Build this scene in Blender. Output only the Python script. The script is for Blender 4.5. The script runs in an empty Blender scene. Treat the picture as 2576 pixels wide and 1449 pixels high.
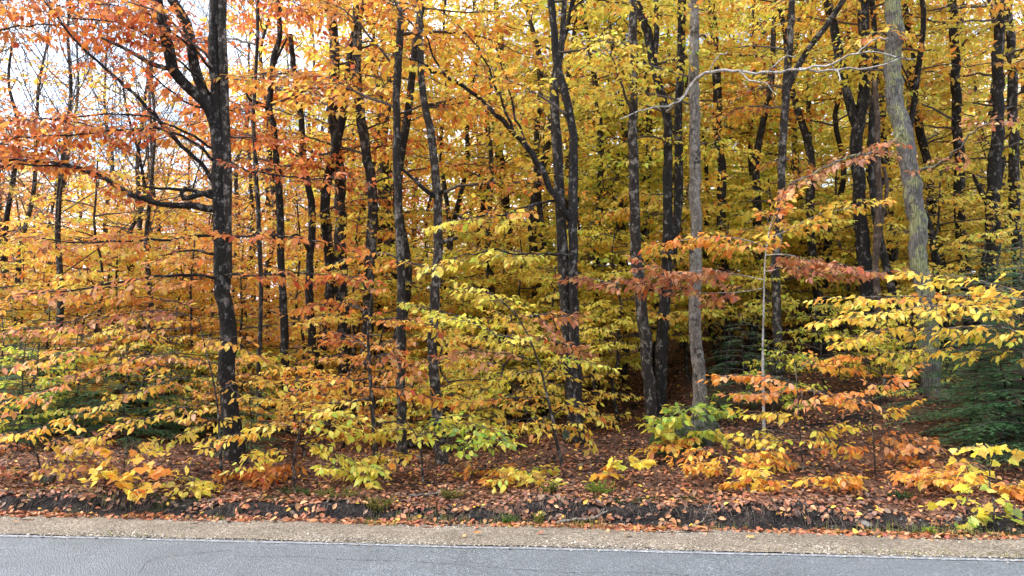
import bpy, math, random
import numpy as np
from mathutils import Matrix, Vector

random.seed(11)
rng = np.random.default_rng(11)
SC = bpy.context.scene
COL = SC.collection
R = math.radians

# ------------------------------------------------------------------ camera
CAM = np.array((0.0, 0.0, 1.55))
PITCH = R(4.9)
F = 1982.0                      # focal length in units of a 2576 px wide picture
cam = bpy.data.cameras.new('camera'); camo = bpy.data.objects.new('camera', cam); COL.objects.link(camo)
cam.sensor_width = 36.0; cam.lens = 36.0 * F / 2576.0
cam.clip_start = 0.05; cam.clip_end = 2000
camo.location = CAM; camo.rotation_euler = (math.pi / 2 + PITCH, 0, 0)
SC.camera = camo

# ------------------------------------------------------------------ sky and sun
SUN_AZ = R(-88); SUN_EL = R(50)          # azimuth measured from +Y towards +X
w = bpy.data.worlds.new('World'); SC.world = w; w.use_nodes = True
nt = w.node_tree; nt.nodes.clear()
wo = nt.nodes.new('ShaderNodeOutputWorld'); bg = nt.nodes.new('ShaderNodeBackground')
sky = nt.nodes.new('ShaderNodeTexSky'); sky.sky_type = 'NISHITA'; sky.sun_disc = False
sky.sun_elevation = SUN_EL; sky.sun_rotation = SUN_AZ; sky.air_density = 1.0; sky.dust_density = 2.0
tc = nt.nodes.new('ShaderNodeTexCoord'); mp = nt.nodes.new('ShaderNodeMapping'); mp.inputs['Scale'].default_value = (1, 1, 2.2)
nz = nt.nodes.new('ShaderNodeTexNoise'); nz.inputs['Scale'].default_value = 3.2; nz.inputs['Detail'].default_value = 7; nz.inputs['Roughness'].default_value = 0.6
cr = nt.nodes.new('ShaderNodeValToRGB'); cr.color_ramp.elements[0].position = 0.40; cr.color_ramp.elements[1].position = 0.66
mx = nt.nodes.new('ShaderNodeMixRGB'); mx.inputs['Color2'].default_value = (8.0, 8.3, 8.9, 1)
nt.links.new(tc.outputs['Generated'], mp.inputs['Vector']); nt.links.new(mp.outputs[0], nz.inputs['Vector'])
nt.links.new(nz.outputs['Fac'], cr.inputs['Fac']); nt.links.new(cr.outputs['Color'], mx.inputs['Fac'])
nt.links.new(sky.outputs[0], mx.inputs['Color1']); nt.links.new(mx.outputs[0], bg.inputs['Color'])
bg.inputs['Strength'].default_value = 0.15
nt.links.new(bg.outputs[0], wo.inputs['Surface'])

sun = bpy.data.lights.new('sun', 'SUN'); suno = bpy.data.objects.new('sun', sun); COL.objects.link(suno)
sun.energy = 2.0; sun.angle = R(22); sun.color = (1.0, 0.95, 0.87)
sd = Vector((math.sin(SUN_AZ) * math.cos(SUN_EL), math.cos(SUN_AZ) * math.cos(SUN_EL), math.sin(SUN_EL)))
suno.rotation_euler = sd.to_track_quat('Z', 'Y').to_euler()

SC.view_settings.view_transform = 'Standard'; SC.view_settings.look = 'None'
SC.view_settings.exposure = 1.58; SC.view_settings.gamma = 1.0
SC.view_settings.use_curve_mapping = False
SC.render.engine = 'CYCLES'
SC.cycles.max_bounces = 7; SC.cycles.diffuse_bounces = 5; SC.cycles.transmission_bounces = 4; SC.cycles.glossy_bounces = 2
SC.cycles.use_denoising = True; SC.cycles.denoiser = 'OPENIMAGEDENOISE'; SC.cycles.denoising_input_passes = 'RGB_ALBEDO_NORMAL'
SC.cycles.use_adaptive_sampling = True; SC.cycles.adaptive_threshold = 0.025
SC.cycles.caustics_reflective = False; SC.cycles.caustics_refractive = False

# ------------------------------------------------------------------ helpers
def px(u, v, Y):
    """world point seen at photo position (u, v) of the 2576-wide picture at forward distance Y"""
    a = (u - 1288.0) / F; b = (724.5 - v) / F
    cp, sp = math.cos(PITCH), math.sin(PITCH)
    d = np.array((a, cp - b * sp, sp + b * cp))
    return CAM + d * (Y / d[1])

def project(Pt):
    """camera-plane coordinates of points, for picking which leaves are seen large"""
    d = Pt - CAM; cp, sp = math.cos(PITCH), math.sin(PITCH)
    z = d[:, 1] * cp + d[:, 2] * sp
    return d[:, 0] / z * F + 1288, 724.5 - (d[:, 2] * cp - d[:, 1] * sp) / z * F, z

def sm(a, b, x):
    t = np.clip((np.asarray(x, float) - a) / (b - a), 0, 1); return t * t * (3 - 2 * t)

TH = math.atan(-0.1)
E1 = np.array((math.cos(TH), math.sin(TH))); E2 = np.array((-math.sin(TH), math.cos(TH)))
O2 = np.array((0.0, 6.38))
def sq(x, y):
    dx = np.asarray(x, float) - O2[0]; dy = np.asarray(y, float) - O2[1]
    return dx * E1[0] + dy * E1[1], dx * E2[0] + dy * E2[1]
def xy(s, q):
    return O2[0] + s * E1[0] + q * E2[0], O2[1] + s * E1[1] + q * E2[1]
def lip(s):
    return 1.08 + 0.07 * np.sin(s * 1.3 + 0.5) + 0.05 * np.sin(s * 3.1) + 0.035 * np.sin(s * 7.7 + 1) + 0.02 * np.sin(s * 17.3)
def G(x, y):
    """height of the ground"""
    s, q = sq(x, y)
    l = lip(s)
    steep = 0.10 + 0.12 * sm(0.2, 0.9, np.sin(s * 1.7 + 2)) + 0.35 * sm(0.5, 3.5, s) * (0.6 + 0.4 * np.sin(s * 2.1))
    hb = 0.15 + 0.03 * np.sin(s * 0.9) + 0.025 * np.sin(s * 2.9 + 1) + 0.015 * np.sin(s * 6.3)
    z = hb * sm(l - 0.03, l + steep, q)
    k = 0.028 + 0.16 * sm(0.3, 6.0, np.clip(x, -50, 9))
    qq = np.clip(q - 1.6, 0, None)
    z = z + 0.07 * sm(1.2, 2.4, q) + k * np.clip(qq, 0, 14) + 0.11 * np.clip(qq - 14, 0, 60) + 0.02 * np.clip(qq - 74, 0, None)
    z = z + sm(1.3, 3, q) * (0.05 * np.sin(x * 1.1 + y * 0.7) + 0.03 * np.sin(x * 2.3 - y * 1.9 + 1) + 0.012 * np.sin(x * 6.1 + y * 5.2))
    return z

def tag(o, label=None, cat=None, group=None, kind=None):
    if label: o['label'] = label
    if cat: o['category'] = cat
    if group: o['group'] = group
    if kind: o['kind'] = kind
    return o

def mesh(name, V, Fc, mat=None, col=None, smooth=False):
    """a mesh from an array of vertices and an array of equal-sized faces (or a list of arrays)"""
    me = bpy.data.meshes.new(name)
    V = np.asarray(V, np.float32)
    Fl = Fc if isinstance(Fc, list) else [Fc]
    Fl = [np.asarray(f, np.int32) for f in Fl if len(f)]
    nl = sum(f.size for f in Fl); nf = sum(len(f) for f in Fl)
    me.vertices.add(len(V)); me.vertices.foreach_set('co', V.ravel())
    me.loops.add(nl); me.loops.foreach_set('vertex_index', np.concatenate([f.ravel() for f in Fl]))
    tot = np.concatenate([np.full(len(f), f.shape[1], np.int32) for f in Fl])
    st = np.concatenate(([0], np.cumsum(tot)[:-1])).astype(np.int32)
    me.polygons.add(nf); me.polygons.foreach_set('loop_start', st)
    if smooth: me.polygons.foreach_set('use_smooth', np.ones(nf, bool))
    me.update(calc_edges=True)
    if col is not None:
        at = me.color_attributes.new('col', 'FLOAT_COLOR', 'POINT')
        c4 = np.ones((len(V), 4), np.float32); c4[:, :3] = col
        at.data.foreach_set('color', c4.ravel())
    if mat: me.materials.append(mat)
    return me

def obj(name, me, parent=None, loc=None):
    o = bpy.data.objects.new(name, me); COL.objects.link(o)
    if parent is not None: o.parent = parent
    if loc is not None: o.location = loc
    return o

def empty(name, loc):
    o = bpy.data.objects.new(name, None); COL.objects.link(o); o.location = loc; o.empty_display_size = 0.2
    return o

def catmull(P, n):
    P = np.asarray(P, float)
    if len(P) == 2:
        t = np.linspace(0, 1, n)[:, None]; return P[0] * (1 - t) + P[1] * t
    Q = np.vstack((2 * P[0] - P[1], P, 2 * P[-1] - P[-2]))
    m = len(P) - 1
    seg = np.linalg.norm(np.diff(P[:, :3], axis=0), axis=1); cum = np.concatenate(([0], np.cumsum(seg))); T = np.linspace(0, cum[-1], n)
    out = []
    for t in T:
        i = min(max(int(np.searchsorted(cum, t, 'right')) - 1, 0), m - 1)
        f = (t - cum[i]) / max(seg[i], 1e-9)
        a, b, c, d = Q[i], Q[i + 1], Q[i + 2], Q[i + 3]
        out.append(0.5 * ((2 * b) + (c - a) * f + (2 * a - 5 * b + 4 * c - d) * f * f + (3 * b - a - 3 * c + d) * f ** 3))
    return np.array(out)

def tube(P, rad, sides=8, rough=0.0, flare=None, cap=True, seed=0):
    """tapered tube along P; returns verts, [quads, tris]"""
    P = np.asarray(P, float); n = len(P); rad = np.broadcast_to(np.asarray(rad, float), (n,))
    T = np.gradient(P, axis=0); T /= np.maximum(np.linalg.norm(T, axis=1), 1e-9)[:, None]
    ref = np.array((0.31, 0.95, 0.1)) if abs(T[0][1]) < 0.9 else np.array((1.0, 0.2, 0.1))
    A = np.cross(T, ref); A /= np.linalg.norm(A, axis=1)[:, None]; B = np.cross(T, A)
    th = np.linspace(0, 2 * math.pi, sides, endpoint=False)
    r = np.repeat(rad[:, None], sides, 1)
    if rough:
        g = np.random.default_rng(seed)
        s = np.arange(n)[:, None] / max(n - 1, 1) * 9
        for k in range(1, 5):
            r = r * (1 + rough / k * np.sin(k * th[None] + g.uniform(0, 6) + s * g.uniform(0.3, 2.0)))
        r = r * (1 + rough * 0.55 * g.normal(size=r.shape))
        lump = 1 + rough * 1.5 * np.convolve(g.normal(size=n + 4), np.ones(5) / 5, 'valid'); r = r * lump[:, None]
    if flare is not None:
        h = np.linspace(0, 1, n)[:, None] * flare[1]
        lob = 0.6 + 0.4 * np.cos(th[None] * 4 + seed) + 0.25 * np.cos(th[None] * 7 + seed * 2)
        r = r * (1 + flare[0] * np.exp(-h / 0.16) * lob)
    V = P[:, None] + r[..., None] * (np.cos(th)[None, :, None] * A[:, None] + np.sin(th)[None, :, None] * B[:, None])
    V = V.reshape(-1, 3)
    i = np.arange(n - 1)[:, None] * sides; j = np.arange(sides)[None]; j2 = (j + 1) % sides
    Q = np.stack((i + j, i + j2, i + sides + j2, i + sides + j), -1).reshape(-1, 4)
    tr = np.zeros((0, 3), int)
    if cap:
        V = np.vstack((V, P[-1] + T[-1] * rad[-1] * 0.3)); c = len(V) - 1; b = (n - 1) * sides
        tr = np.stack((b + np.arange(sides), b + (np.arange(sides) + 1) % sides, np.full(sides, c)), -1)
    return V, [Q, tr]

class Sticks:
    """many thin three-sided twigs gathered into one mesh"""
    def __init__(s): s.a = []; s.b = []; s.ra = []; s.rb = []
    def add(s, A, B, ra, rb):
        s.a.append(np.asarray(A)); s.b.append(np.asarray(B)); n = len(s.a[-1])
        s.ra.append(np.broadcast_to(ra, n)); s.rb.append(np.broadcast_to(rb, n))
    def path(s, P, r): s.add(P[:-1], P[1:], r[:-1], r[1:])
    def build(s, name, mat, parent, origin):
        if not s.a: return None
        A = np.vstack(s.a); B = np.vstack(s.b); ra = np.concatenate(s.ra); rb = np.concatenate(s.rb)
        d = B - A; d /= np.maximum(np.linalg.norm(d, axis=1), 1e-9)[:, None]
        u = np.cross(d, (0.13, 0.22, 0.97)); u /= np.maximum(np.linalg.norm(u, axis=1), 1e-9)[:, None]; v = np.cross(d, u)
        n = len(A); V = np.zeros((n, 6, 3))
        for k in range(3):
            c, si = math.cos(k * 2.0944), math.sin(k * 2.0944)
            V[:, k] = A + ra[:, None] * (c * u + si * v); V[:, 3 + k] = B + rb[:, None] * (c * u + si * v)
        i = np.arange(n)[:, None, None] * 6
        Fq = (i + np.array([[0, 1, 4, 3], [1, 2, 5, 4], [2, 0, 3, 5]])[None]).reshape(-1, 4)
        return obj(name, mesh(name, (V - np.asarray(origin)).reshape(-1, 3), Fq, mat), parent)

# leaf shapes: (along, across, up) in units of length, width, length
LEAF_FAR = (np.array([(0, 0, 0), (.45, -.5, .10), (1, 0, -.06), (.45, .5, .10)]), np.array([(0, 1, 2), (0, 2, 3)]))
LEAF_MID = (np.array([(0, 0, 0), (.28, -.44, .08), (.62, -.40, .06), (1, 0, -.16), (.62, .40, .06), (.28, .44, .08), (.45, 0, -.02)]),
            np.array([(0, 1, 6), (1, 2, 6), (2, 3, 6), (3, 4, 6), (4, 5, 6), (5, 0, 6)]))
def leaf_near(curl, wav):
    xs = [0, .12, .32, .55, .78, 1.0]; ws = [0, .30, .49, .44, .22, 0]
    V = []; F_ = []
    for i, x in enumerate(xs): V.append((x, 0, -curl * x * x + 0.02))
    for sgn in (-1, 1):
        b = len(V)
        for i in range(1, 5): V.append((xs[i], sgn * ws[i], -curl * xs[i] ** 2 + 0.075 - (0.09 if i > 2 else 0.03) + wav * math.sin(i * 2.3 + sgn)))
        ring = [0] + [b + k for k in range(4)] + [5]
        for i in range(5):
            q = [i, ring[i], ring[i + 1], i + 1]
            q = [a for k, a in enumerate(q) if a not in q[:k]]
            if sgn > 0: q = q[::-1]
            F_.append(q[:3])
            if len(q) == 4: F_.append((q[0], q[2], q[3]))
    return np.array(V, float), np.array(F_)
LEAF_NEAR = [leaf_near(.13, .012), leaf_near(.24, .02), leaf_near(.05, .015)]
def lobed():
    """five-lobed maple-like leaf"""
    out = [(0, 0), (.10, -.30), (.02, -.42), (.25, -.46), (.42, -.62), (.50, -.36), (.70, -.34), (.78, -.2), (1, 0)]
    out = out + [(x, -y) for x, y in out[-2:0:-1]]
    V = [(x, y * 1.0, 0.05 * abs(y) - .12 * x * x) for x, y in out] + [(.38, 0, .0)]
    n = len(out); return np.array(V, float), np.array([(i, (i + 1) % n, n) for i in range(n)])
LEAF_LOBED = lobed()

def leaf_mesh(name, Pp, D, N, L, Wd, C, shape, mat, origin):
    T, Fc = shape
    S = np.cross(N, D)
    V = (Pp - np.asarray(origin))[:, None] + T[None, :, 0, None] * (L[:, None] * D)[:, None] + T[None, :, 1, None] * (Wd[:, None] * S)[:, None] + T[None, :, 2, None] * (L[:, None] * N)[:, None]
    n, m = len(Pp), len(T)
    Fa = (np.arange(n)[:, None, None] * m + Fc[None]).reshape(-1, 3)
    return mesh(name, V.reshape(-1, 3), Fa, mat, np.repeat(C, m, 0), smooth=len(T) > 7)

def lin(c):
    c = np.asarray(c, float) / 255.0
    return np.where(c <= 0.04045, c / 12.92, ((c + 0.055) / 1.055) ** 2.4)
PAL = {k: np.array([lin(c) for c in v]) for k, v in dict(
    rust=[(200, 112, 58), (208, 124, 62), (186, 98, 56), (216, 140, 70)],
    orange=[(230, 156, 66), (234, 168, 72), (222, 140, 62), (228, 152, 82)],
    gold=[(238, 198, 80), (236, 190, 74), (240, 208, 92), (232, 178, 70)],
    yellow=[(236, 216, 90), (230, 212, 84), (242, 222, 108), (236, 206, 82)],
    lime=[(200, 206, 78), (180, 196, 72), (216, 208, 82), (222, 204, 80)],
    green=[(144, 174, 76), (160, 184, 80), (126, 156, 72), (176, 192, 88)],
    copper=[(178, 116, 82), (188, 126, 88), (162, 102, 74), (196, 138, 96)],
    pink=[(222, 164, 116), (216, 150, 104), (230, 180, 126), (226, 172, 98)],
    litter=[(120, 82, 62), (104, 72, 58), (136, 94, 68), (90, 66, 54), (150, 108, 78), (122, 96, 82), (80, 60, 52), (128, 84, 66), (146, 116, 92)],
    strip=[(178, 116, 76), (164, 102, 70), (192, 134, 88), (152, 94, 68), (202, 150, 104)]).items()}

def pick_colours(mix, n, g, jit=0.10):
    names = list(mix); p = np.array([mix[k] for k in names], float); p /= p.sum()
    w_ = g.choice(len(names), n, p=p); C = np.zeros((n, 3))
    for i, k in enumerate(names):
        m = w_ == i; C[m] = PAL[k][g.integers(0, len(PAL[k]), m.sum())]
    return np.clip(C * (1 + jit * g.normal(size=(n, 1))) * (1 + 0.04 * g.normal(size=(n, 3))), 0.004, 0.92)

# ------------------------------------------------------------------ materials
def newmat(name):
    m = bpy.data.materials.new(name); m.use_nodes = True; t = m.node_tree; t.nodes.clear()
    return m, t, t.nodes.new, t.links.new

def leaf_material(name, trans=0.52, rough=0.40, spec=0.42, hue=0.012):
    m, t, nn, ln = newmat(name)
    at = nn('ShaderNodeAttribute'); at.attribute_name = 'col'
    oi = nn('ShaderNodeObjectInfo'); mr = nn('ShaderNodeMapRange'); mr.inputs[3].default_value = 0.5 - hue; mr.inputs[4].default_value = 0.5 + hue
    hs = nn('ShaderNodeHueSaturation'); ln(oi.outputs['Random'], mr.inputs[0]); ln(mr.outputs[0], hs.inputs['Hue'])
    geo = nn('ShaderNodeNewGeometry'); no = nn('ShaderNodeTexNoise'); no.inputs['Scale'].default_value = 34; no.inputs['Detail'].default_value = 3
    ln(geo.outputs['Position'], no.inputs['Vector'])
    r2 = nn('ShaderNodeMapRange'); r2.inputs[1].default_value = .3; r2.inputs[2].default_value = .75; r2.inputs[3].default_value = 1.12; r2.inputs[4].default_value = 0.72
    ln(no.outputs['Fac'], r2.inputs[0]); ln(r2.outputs[0], hs.inputs['Value']); ln(at.outputs['Color'], hs.inputs['Color'])
    pb = nn('ShaderNodeBsdfPrincipled'); pb.inputs['Roughness'].default_value = rough; pb.inputs['Specular IOR Level'].default_value = spec
    ln(hs.outputs[0], pb.inputs['Base Color'])
    tr = nn('ShaderNodeBsdfTranslucent'); hs2 = nn('ShaderNodeHueSaturation'); hs2.inputs['Saturation'].default_value = 0.98; hs2.inputs['Value'].default_value = 1.05
    ln(hs.outputs[0], hs2.inputs['Color']); ln(hs2.outputs[0], tr.inputs['Color'])
    mi = nn('ShaderNodeMixShader'); mi.inputs[0].default_value = trans; ln(pb.outputs[0], mi.inputs[1]); ln(tr.outputs[0], mi.inputs[2])
    o = nn('ShaderNodeOutputMaterial'); ln(mi.outputs[0], o.inputs['Surface'])
    return m

def bark_material(name, dark, light, amount, lichen=None, lich_amt=0.0, stretch=0.42, scale=9.0, bump=0.6):
    m, t, nn, ln = newmat(name)
    tcx = nn('ShaderNodeTexCoord'); mpx = nn('ShaderNodeMapping'); mpx.inputs['Scale'].default_value = (1, 1, stretch); ln(tcx.outputs['Object'], mpx.inputs['Vector'])
    oi = nn('ShaderNodeObjectInfo'); va = nn('ShaderNodeVectorMath'); va.operation = 'ADD'
    mu = nn('ShaderNodeMath'); mu.operation = 'MULTIPLY'; mu.inputs[1].default_value = 37; ln(oi.outputs['Random'], mu.inputs[0])
    ln(mpx.outputs[0], va.inputs[0]); ln(mu.outputs[0], va.inputs[1])
    n1 = nn('ShaderNodeTexNoise'); n1.inputs['Scale'].default_value = scale; n1.inputs['Detail'].default_value = 8; n1.inputs['Roughness'].default_value = .66; ln(va.outputs[0], n1.inputs['Vector'])
    vo = nn('ShaderNodeTexVoronoi'); vo.feature = 'DISTANCE_TO_EDGE'; vo.inputs['Scale'].default_value = scale * 3.2; ln(va.outputs[0], vo.inputs['Vector'])
    n3 = nn('ShaderNodeTexNoise'); mp3 = nn('ShaderNodeMapping'); mp3.inputs['Scale'].default_value = (1, 1, .75); va3 = nn('ShaderNodeVectorMath'); va3.operation = 'ADD'; ln(tcx.outputs['Object'], mp3.inputs['Vector']); ln(mp3.outputs[0], va3.inputs[0]); ln(mu.outputs[0], va3.inputs[1]); n3.inputs['Scale'].default_value = 12; n3.inputs['Detail'].default_value = 8; n3.inputs['Roughness'].default_value = .72; ln(va3.outputs[0], n3.inputs['Vector'])
    c1 = nn('ShaderNodeValToRGB'); c1.color_ramp.elements[0].position = .30; c1.color_ramp.elements[1].position = .72
    c1.color_ramp.elements[0].color = (*[x * .55 for x in dark], 1); c1.color_ramp.elements[1].color = (*[x * 1.5 for x in dark], 1); ln(n1.outputs['Fac'], c1.inputs['Fac'])
    k = nn('ShaderNodeValToRGB'); k.color_ramp.elements[0].position = .62 - amount * .3; k.color_ramp.elements[1].position = .68 - amount * .24; ln(n3.outputs['Fac'], k.inputs['Fac'])
    m1 = nn('ShaderNodeMixRGB'); m1.inputs['Color2'].default_value = (*light, 1); ln(k.outputs[0], m1.inputs['Fac']); ln(c1.outputs[0], m1.inputs['Color1'])
    src = m1
    if lichen:
        n4 = nn('ShaderNodeTexNoise'); n4.inputs['Scale'].default_value = 3.1; n4.inputs['Detail'].default_value = 9; n4.inputs['Roughness'].default_value = .72; ln(tcx.outputs['Object'], n4.inputs['Vector'])
        k2 = nn('ShaderNodeValToRGB'); k2.color_ramp.elements[0].position = .66 - lich_amt * .2; k2.color_ramp.elements[1].position = .69 - lich_amt * .2; ln(n4.outputs['Fac'], k2.inputs['Fac'])
        m2 = nn('ShaderNodeMixRGB'); m2.inputs['Color2'].default_value = (*lichen, 1); ln(k2.outputs[0], m2.inputs['Fac']); ln(src.outputs[0], m2.inputs['Color1']); src = m2
    ck = nn('ShaderNodeMapRange'); ck.inputs[1].default_value = 0; ck.inputs[2].default_value = .16; ck.inputs[3].default_value = .45; ck.inputs[4].default_value = 1; ln(vo.outputs['Distance'], ck.inputs[0])
    m3 = nn('ShaderNodeMixRGB'); m3.blend_type = 'MULTIPLY'; m3.inputs['Fac'].default_value = .8; ln(src.outputs[0], m3.inputs['Color1']); ln(ck.outputs[0], m3.inputs['Color2'])
    bs = nn('ShaderNodeBump'); bs.inputs['Strength'].default_value = bump; bs.inputs['Distance'].default_value = .02
    ad = nn('ShaderNodeMath'); ad.operation = 'ADD'; ln(n1.outputs['Fac'], ad.inputs[0]); ln(ck.outputs[0], ad.inputs[1]); ln(ad.outputs[0], bs.inputs['Height'])
    pb = nn('ShaderNodeBsdfPrincipled'); pb.inputs['Roughness'].default_value = .85; pb.inputs['Specular IOR Level'].default_value = .25
    ln(m3.outputs[0], pb.inputs['Base Color']); ln(bs.outputs[0], pb.inputs['Normal'])
    o = nn('ShaderNodeOutputMaterial'); ln(pb.outputs[0], o.inputs['Surface'])
    return m

def ground_material(name, cols, scale, bump, extra=None, rough=.9, spec=.2):
    """speckled stuff: voronoi cells coloured from a ramp, broad patches of noise"""
    m, t, nn, ln = newmat(name)
    geo = nn('ShaderNodeNewGeometry')
    vo = nn('ShaderNodeTexVoronoi'); vo.inputs['Scale'].default_value = scale; ln(geo.outputs['Position'], vo.inputs['Vector'])
    c = nn('ShaderNodeValToRGB'); e = c.color_ramp.elements
    while len(e) < len(cols): e.new(.5)
    for i, k in enumerate(cols): e[i].position = i / (len(cols) - 1); e[i].color = (*k, 1)
    se = nn('ShaderNodeSeparateColor'); ln(vo.outputs['Color'], se.inputs[0]); ln(se.outputs[0], c.inputs['Fac'])
    n = nn('ShaderNodeTexNoise'); n.inputs['Scale'].default_value = 1.7; n.inputs['Detail'].default_value = 8; n.inputs['Roughness'].default_value = .65; ln(geo.outputs['Position'], n.inputs['Vector'])
    r = nn('ShaderNodeMapRange'); r.inputs[1].default_value = .3; r.inputs[2].default_value = .7; r.inputs[3].default_value = .72; r.inputs[4].default_value = 1.25; ln(n.outputs['Fac'], r.inputs[0])
    mu = nn('ShaderNodeMixRGB'); mu.blend_type = 'MULTIPLY'; mu.inputs['Fac'].default_value = 1; ln(c.outputs[0], mu.inputs['Color1']); ln(r.outputs[0], mu.inputs['Color2'])
    src = mu
    if extra:
        colr, lo, hi, sc_ = extra
        n2 = nn('ShaderNodeTexNoise'); n2.inputs['Scale'].default_value = sc_; n2.inputs['Detail'].default_value = 7; n2.inputs['Roughness'].default_value = .7; ln(geo.outputs['Position'], n2.inputs['Vector'])
        k2 = nn('ShaderNodeValToRGB'); k2.color_ramp.elements[0].position = lo; k2.color_ramp.elements[1].position = hi; ln(n2.outputs['Fac'], k2.inputs['Fac'])
        m2 = nn('ShaderNodeMixRGB'); m2.inputs['Color2'].default_value = (*colr, 1); ln(k2.outputs[0], m2.inputs['Fac']); ln(src.outputs[0], m2.inputs['Color1']); src = m2
    b = nn('ShaderNodeBump'); b.inputs['Strength'].default_value = bump; b.inputs['Distance'].default_value = .015; ln(vo.outputs['Distance'], b.inputs['Height'])
    pb = nn('ShaderNodeBsdfPrincipled'); pb.inputs['Roughness'].default_value = rough; pb.inputs['Specular IOR Level'].default_value = spec
    ln(src.outputs[0], pb.inputs['Base Color']); ln(b.outputs[0], pb.inputs['Normal'])
    o = nn('ShaderNodeOutputMaterial'); ln(pb.outputs[0], o.inputs['Surface'])
    return m

def flat_material(name, c, rough=.8):
    m, t, nn, ln = newmat(name)
    geo = nn('ShaderNodeNewGeometry'); n = nn('ShaderNodeTexNoise'); n.inputs['Scale'].default_value = 22; n.inputs['Detail'].default_value = 5; ln(geo.outputs['Position'], n.inputs['Vector'])
    r = nn('ShaderNodeMapRange'); r.inputs[1].default_value = .3; r.inputs[2].default_value = .7; r.inputs[3].default_value = .6; r.inputs[4].default_value = 1.35; ln(n.outputs['Fac'], r.inputs[0])
    mu = nn('ShaderNodeMixRGB'); mu.blend_type = 'MULTIPLY'; mu.inputs['Fac'].default_value = 1; mu.inputs['Color1'].default_value = (*c, 1); ln(r.outputs[0], mu.inputs['Color2'])
    pb = nn('ShaderNodeBsdfPrincipled'); pb.inputs['Roughness'].default_value = rough; ln(mu.outputs[0], pb.inputs['Base Color'])
    o = nn('ShaderNodeOutputMaterial'); ln(pb.outputs[0], o.inputs['Surface'])
    return m

M_LEAF = leaf_material('leaf')
M_LITTER = leaf_material('fallen_leaf', .15, .55, .3)
M_NEEDLE = leaf_material('needles', .38, .5, .35, .006)
M_TWIG = flat_material('twig', (.075, .055, .045)); M_PALETWIG = flat_material('pale_twig', (.34, .32, .30))
BARK = dict(
    black=bark_material('black_bark', (.017, .0135, .011), (.17, .15, .13), .26),
    dark=bark_material('dark_bark', (.024, .019, .015), (.19, .165, .14), .34),
    mottled=bark_material('mottled_bark', (.030, .023, .018), (.22, .19, .16), .36),
    grey=bark_material('grey_bark', (.15, .125, .10), (.25, .22, .185), .5, (.040, .032, .025), .5),
    lichen=bark_material('lichened_bark', (.14, .125, .11), (.22, .20, .18), .5, (.30, .30, .15), .75, stretch=.10, scale=14, bump=1.0),
    birch=bark_material('pale_bark', (.22, .20, .18), (.50, .47, .43), .7, (.05, .045, .04), .3, stretch=1.6),
    dead=bark_material('dead_wood', (.11, .075, .055), (.24, .17, .13), .4, stretch=.06, scale=16, bump=1.0))

# ------------------------------------------------------------------ foliage sprays
def spray_template(Ls, g, leafgap=.05, twiggap=.085):
    """flat fan of twigs with alternate leaves, lying along +x"""
    ax_n = max(5, int(Ls / .12)); t = np.linspace(0, 1, ax_n)
    wob = .035 * Ls * np.sin(t * g.uniform(3, 7) + g.uniform(0, 6)) * t
    axis = np.stack((t * Ls, wob, -.10 * Ls * t ** 2 + .015 * np.sin(t * 9 + g.uniform(0, 6))), 1)
    A, B, ra, rb = [axis[:-1]], [axis[1:]], [.006 * (1 - t[:-1]) * Ls ** .5 + .0018], [.006 * (1 - t[1:]) * Ls ** .5 + .0016]
    P_, D_, N_ = [], [], []
    def leaves(p, d, k0=0):
        n = len(p)
        for k in range(n):
            if g.random() < .10: continue
            sg = 1 if (k + k0) % 2 else -1
            a = sg * g.uniform(.5, 1.05); c, s = math.cos(a), math.sin(a)
            dd = np.array((d[0] * c - d[1] * s, d[0] * s + d[1] * c, d[2] - g.uniform(.02, .55)))
            dd /= np.linalg.norm(dd)
            nn_ = np.array((g.normal(0, .22), g.normal(0, .22), 1.0)); nn_ -= dd * (nn_ @ dd); nn_ /= np.linalg.norm(nn_)
            P_.append(p[k]); D_.append(dd); N_.append(nn_)
    nt_ = max(3, int(Ls / twiggap)); sg = 1
    for i in range(nt_):
        f = (i + .6) / nt_; sg = -sg
        o = np.array([np.interp(f, t, axis[:, k]) for k in range(3)])
        ln_ = Ls * .46 * (min(1, .45 + f * 1.6)) * (1 - f) ** .75 * g.uniform(.7, 1.2) + .05
        a = sg * g.uniform(.65, 1.0); d = np.array((math.cos(a), math.sin(a), g.normal(0, .07)))
        e = o + d * ln_ + np.array((0, 0, -.12 * ln_))
        A.append(o[None]); B.append(e[None]); ra.append([.0024]); rb.append([.0012])
        m = max(1, int(ln_ / leafgap)); ff = (np.arange(m) + .8) / m
        leaves(o + (e - o) * ff[:, None], (e - o) / np.linalg.norm(e - o), i)
        P_.append(e); D_.append(d / np.linalg.norm(d)); nn_ = np.array((0, 0, 1.0)) - D_[-1] * D_[-1][2]; N_.append(nn_ / np.linalg.norm(nn_))
    m = max(2, int(Ls * .6 / leafgap)); ff = .4 + .6 * (np.arange(m) + .9) / m
    leaves(np.stack([np.interp(ff, t, axis[:, k]) for k in range(3)], 1), np.array((1., 0, -.1)))
    return dict(P=np.array(P_), D=np.array(D_), N=np.array(N_), A=np.vstack(A), B=np.vstack(B), ra=np.concatenate(ra), rb=np.concatenate(rb), L=Ls)
gT = np.random.default_rng(5)
TPL = {s: [spray_template(s, gT) for _ in range(7)] for s in (.28, .5, .8, 1.2)}
TPL_FAR = {s: [spray_template(s, gT, .095, .15) for _ in range(6)] for s in (.8, 1.2, 1.7)}

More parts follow.
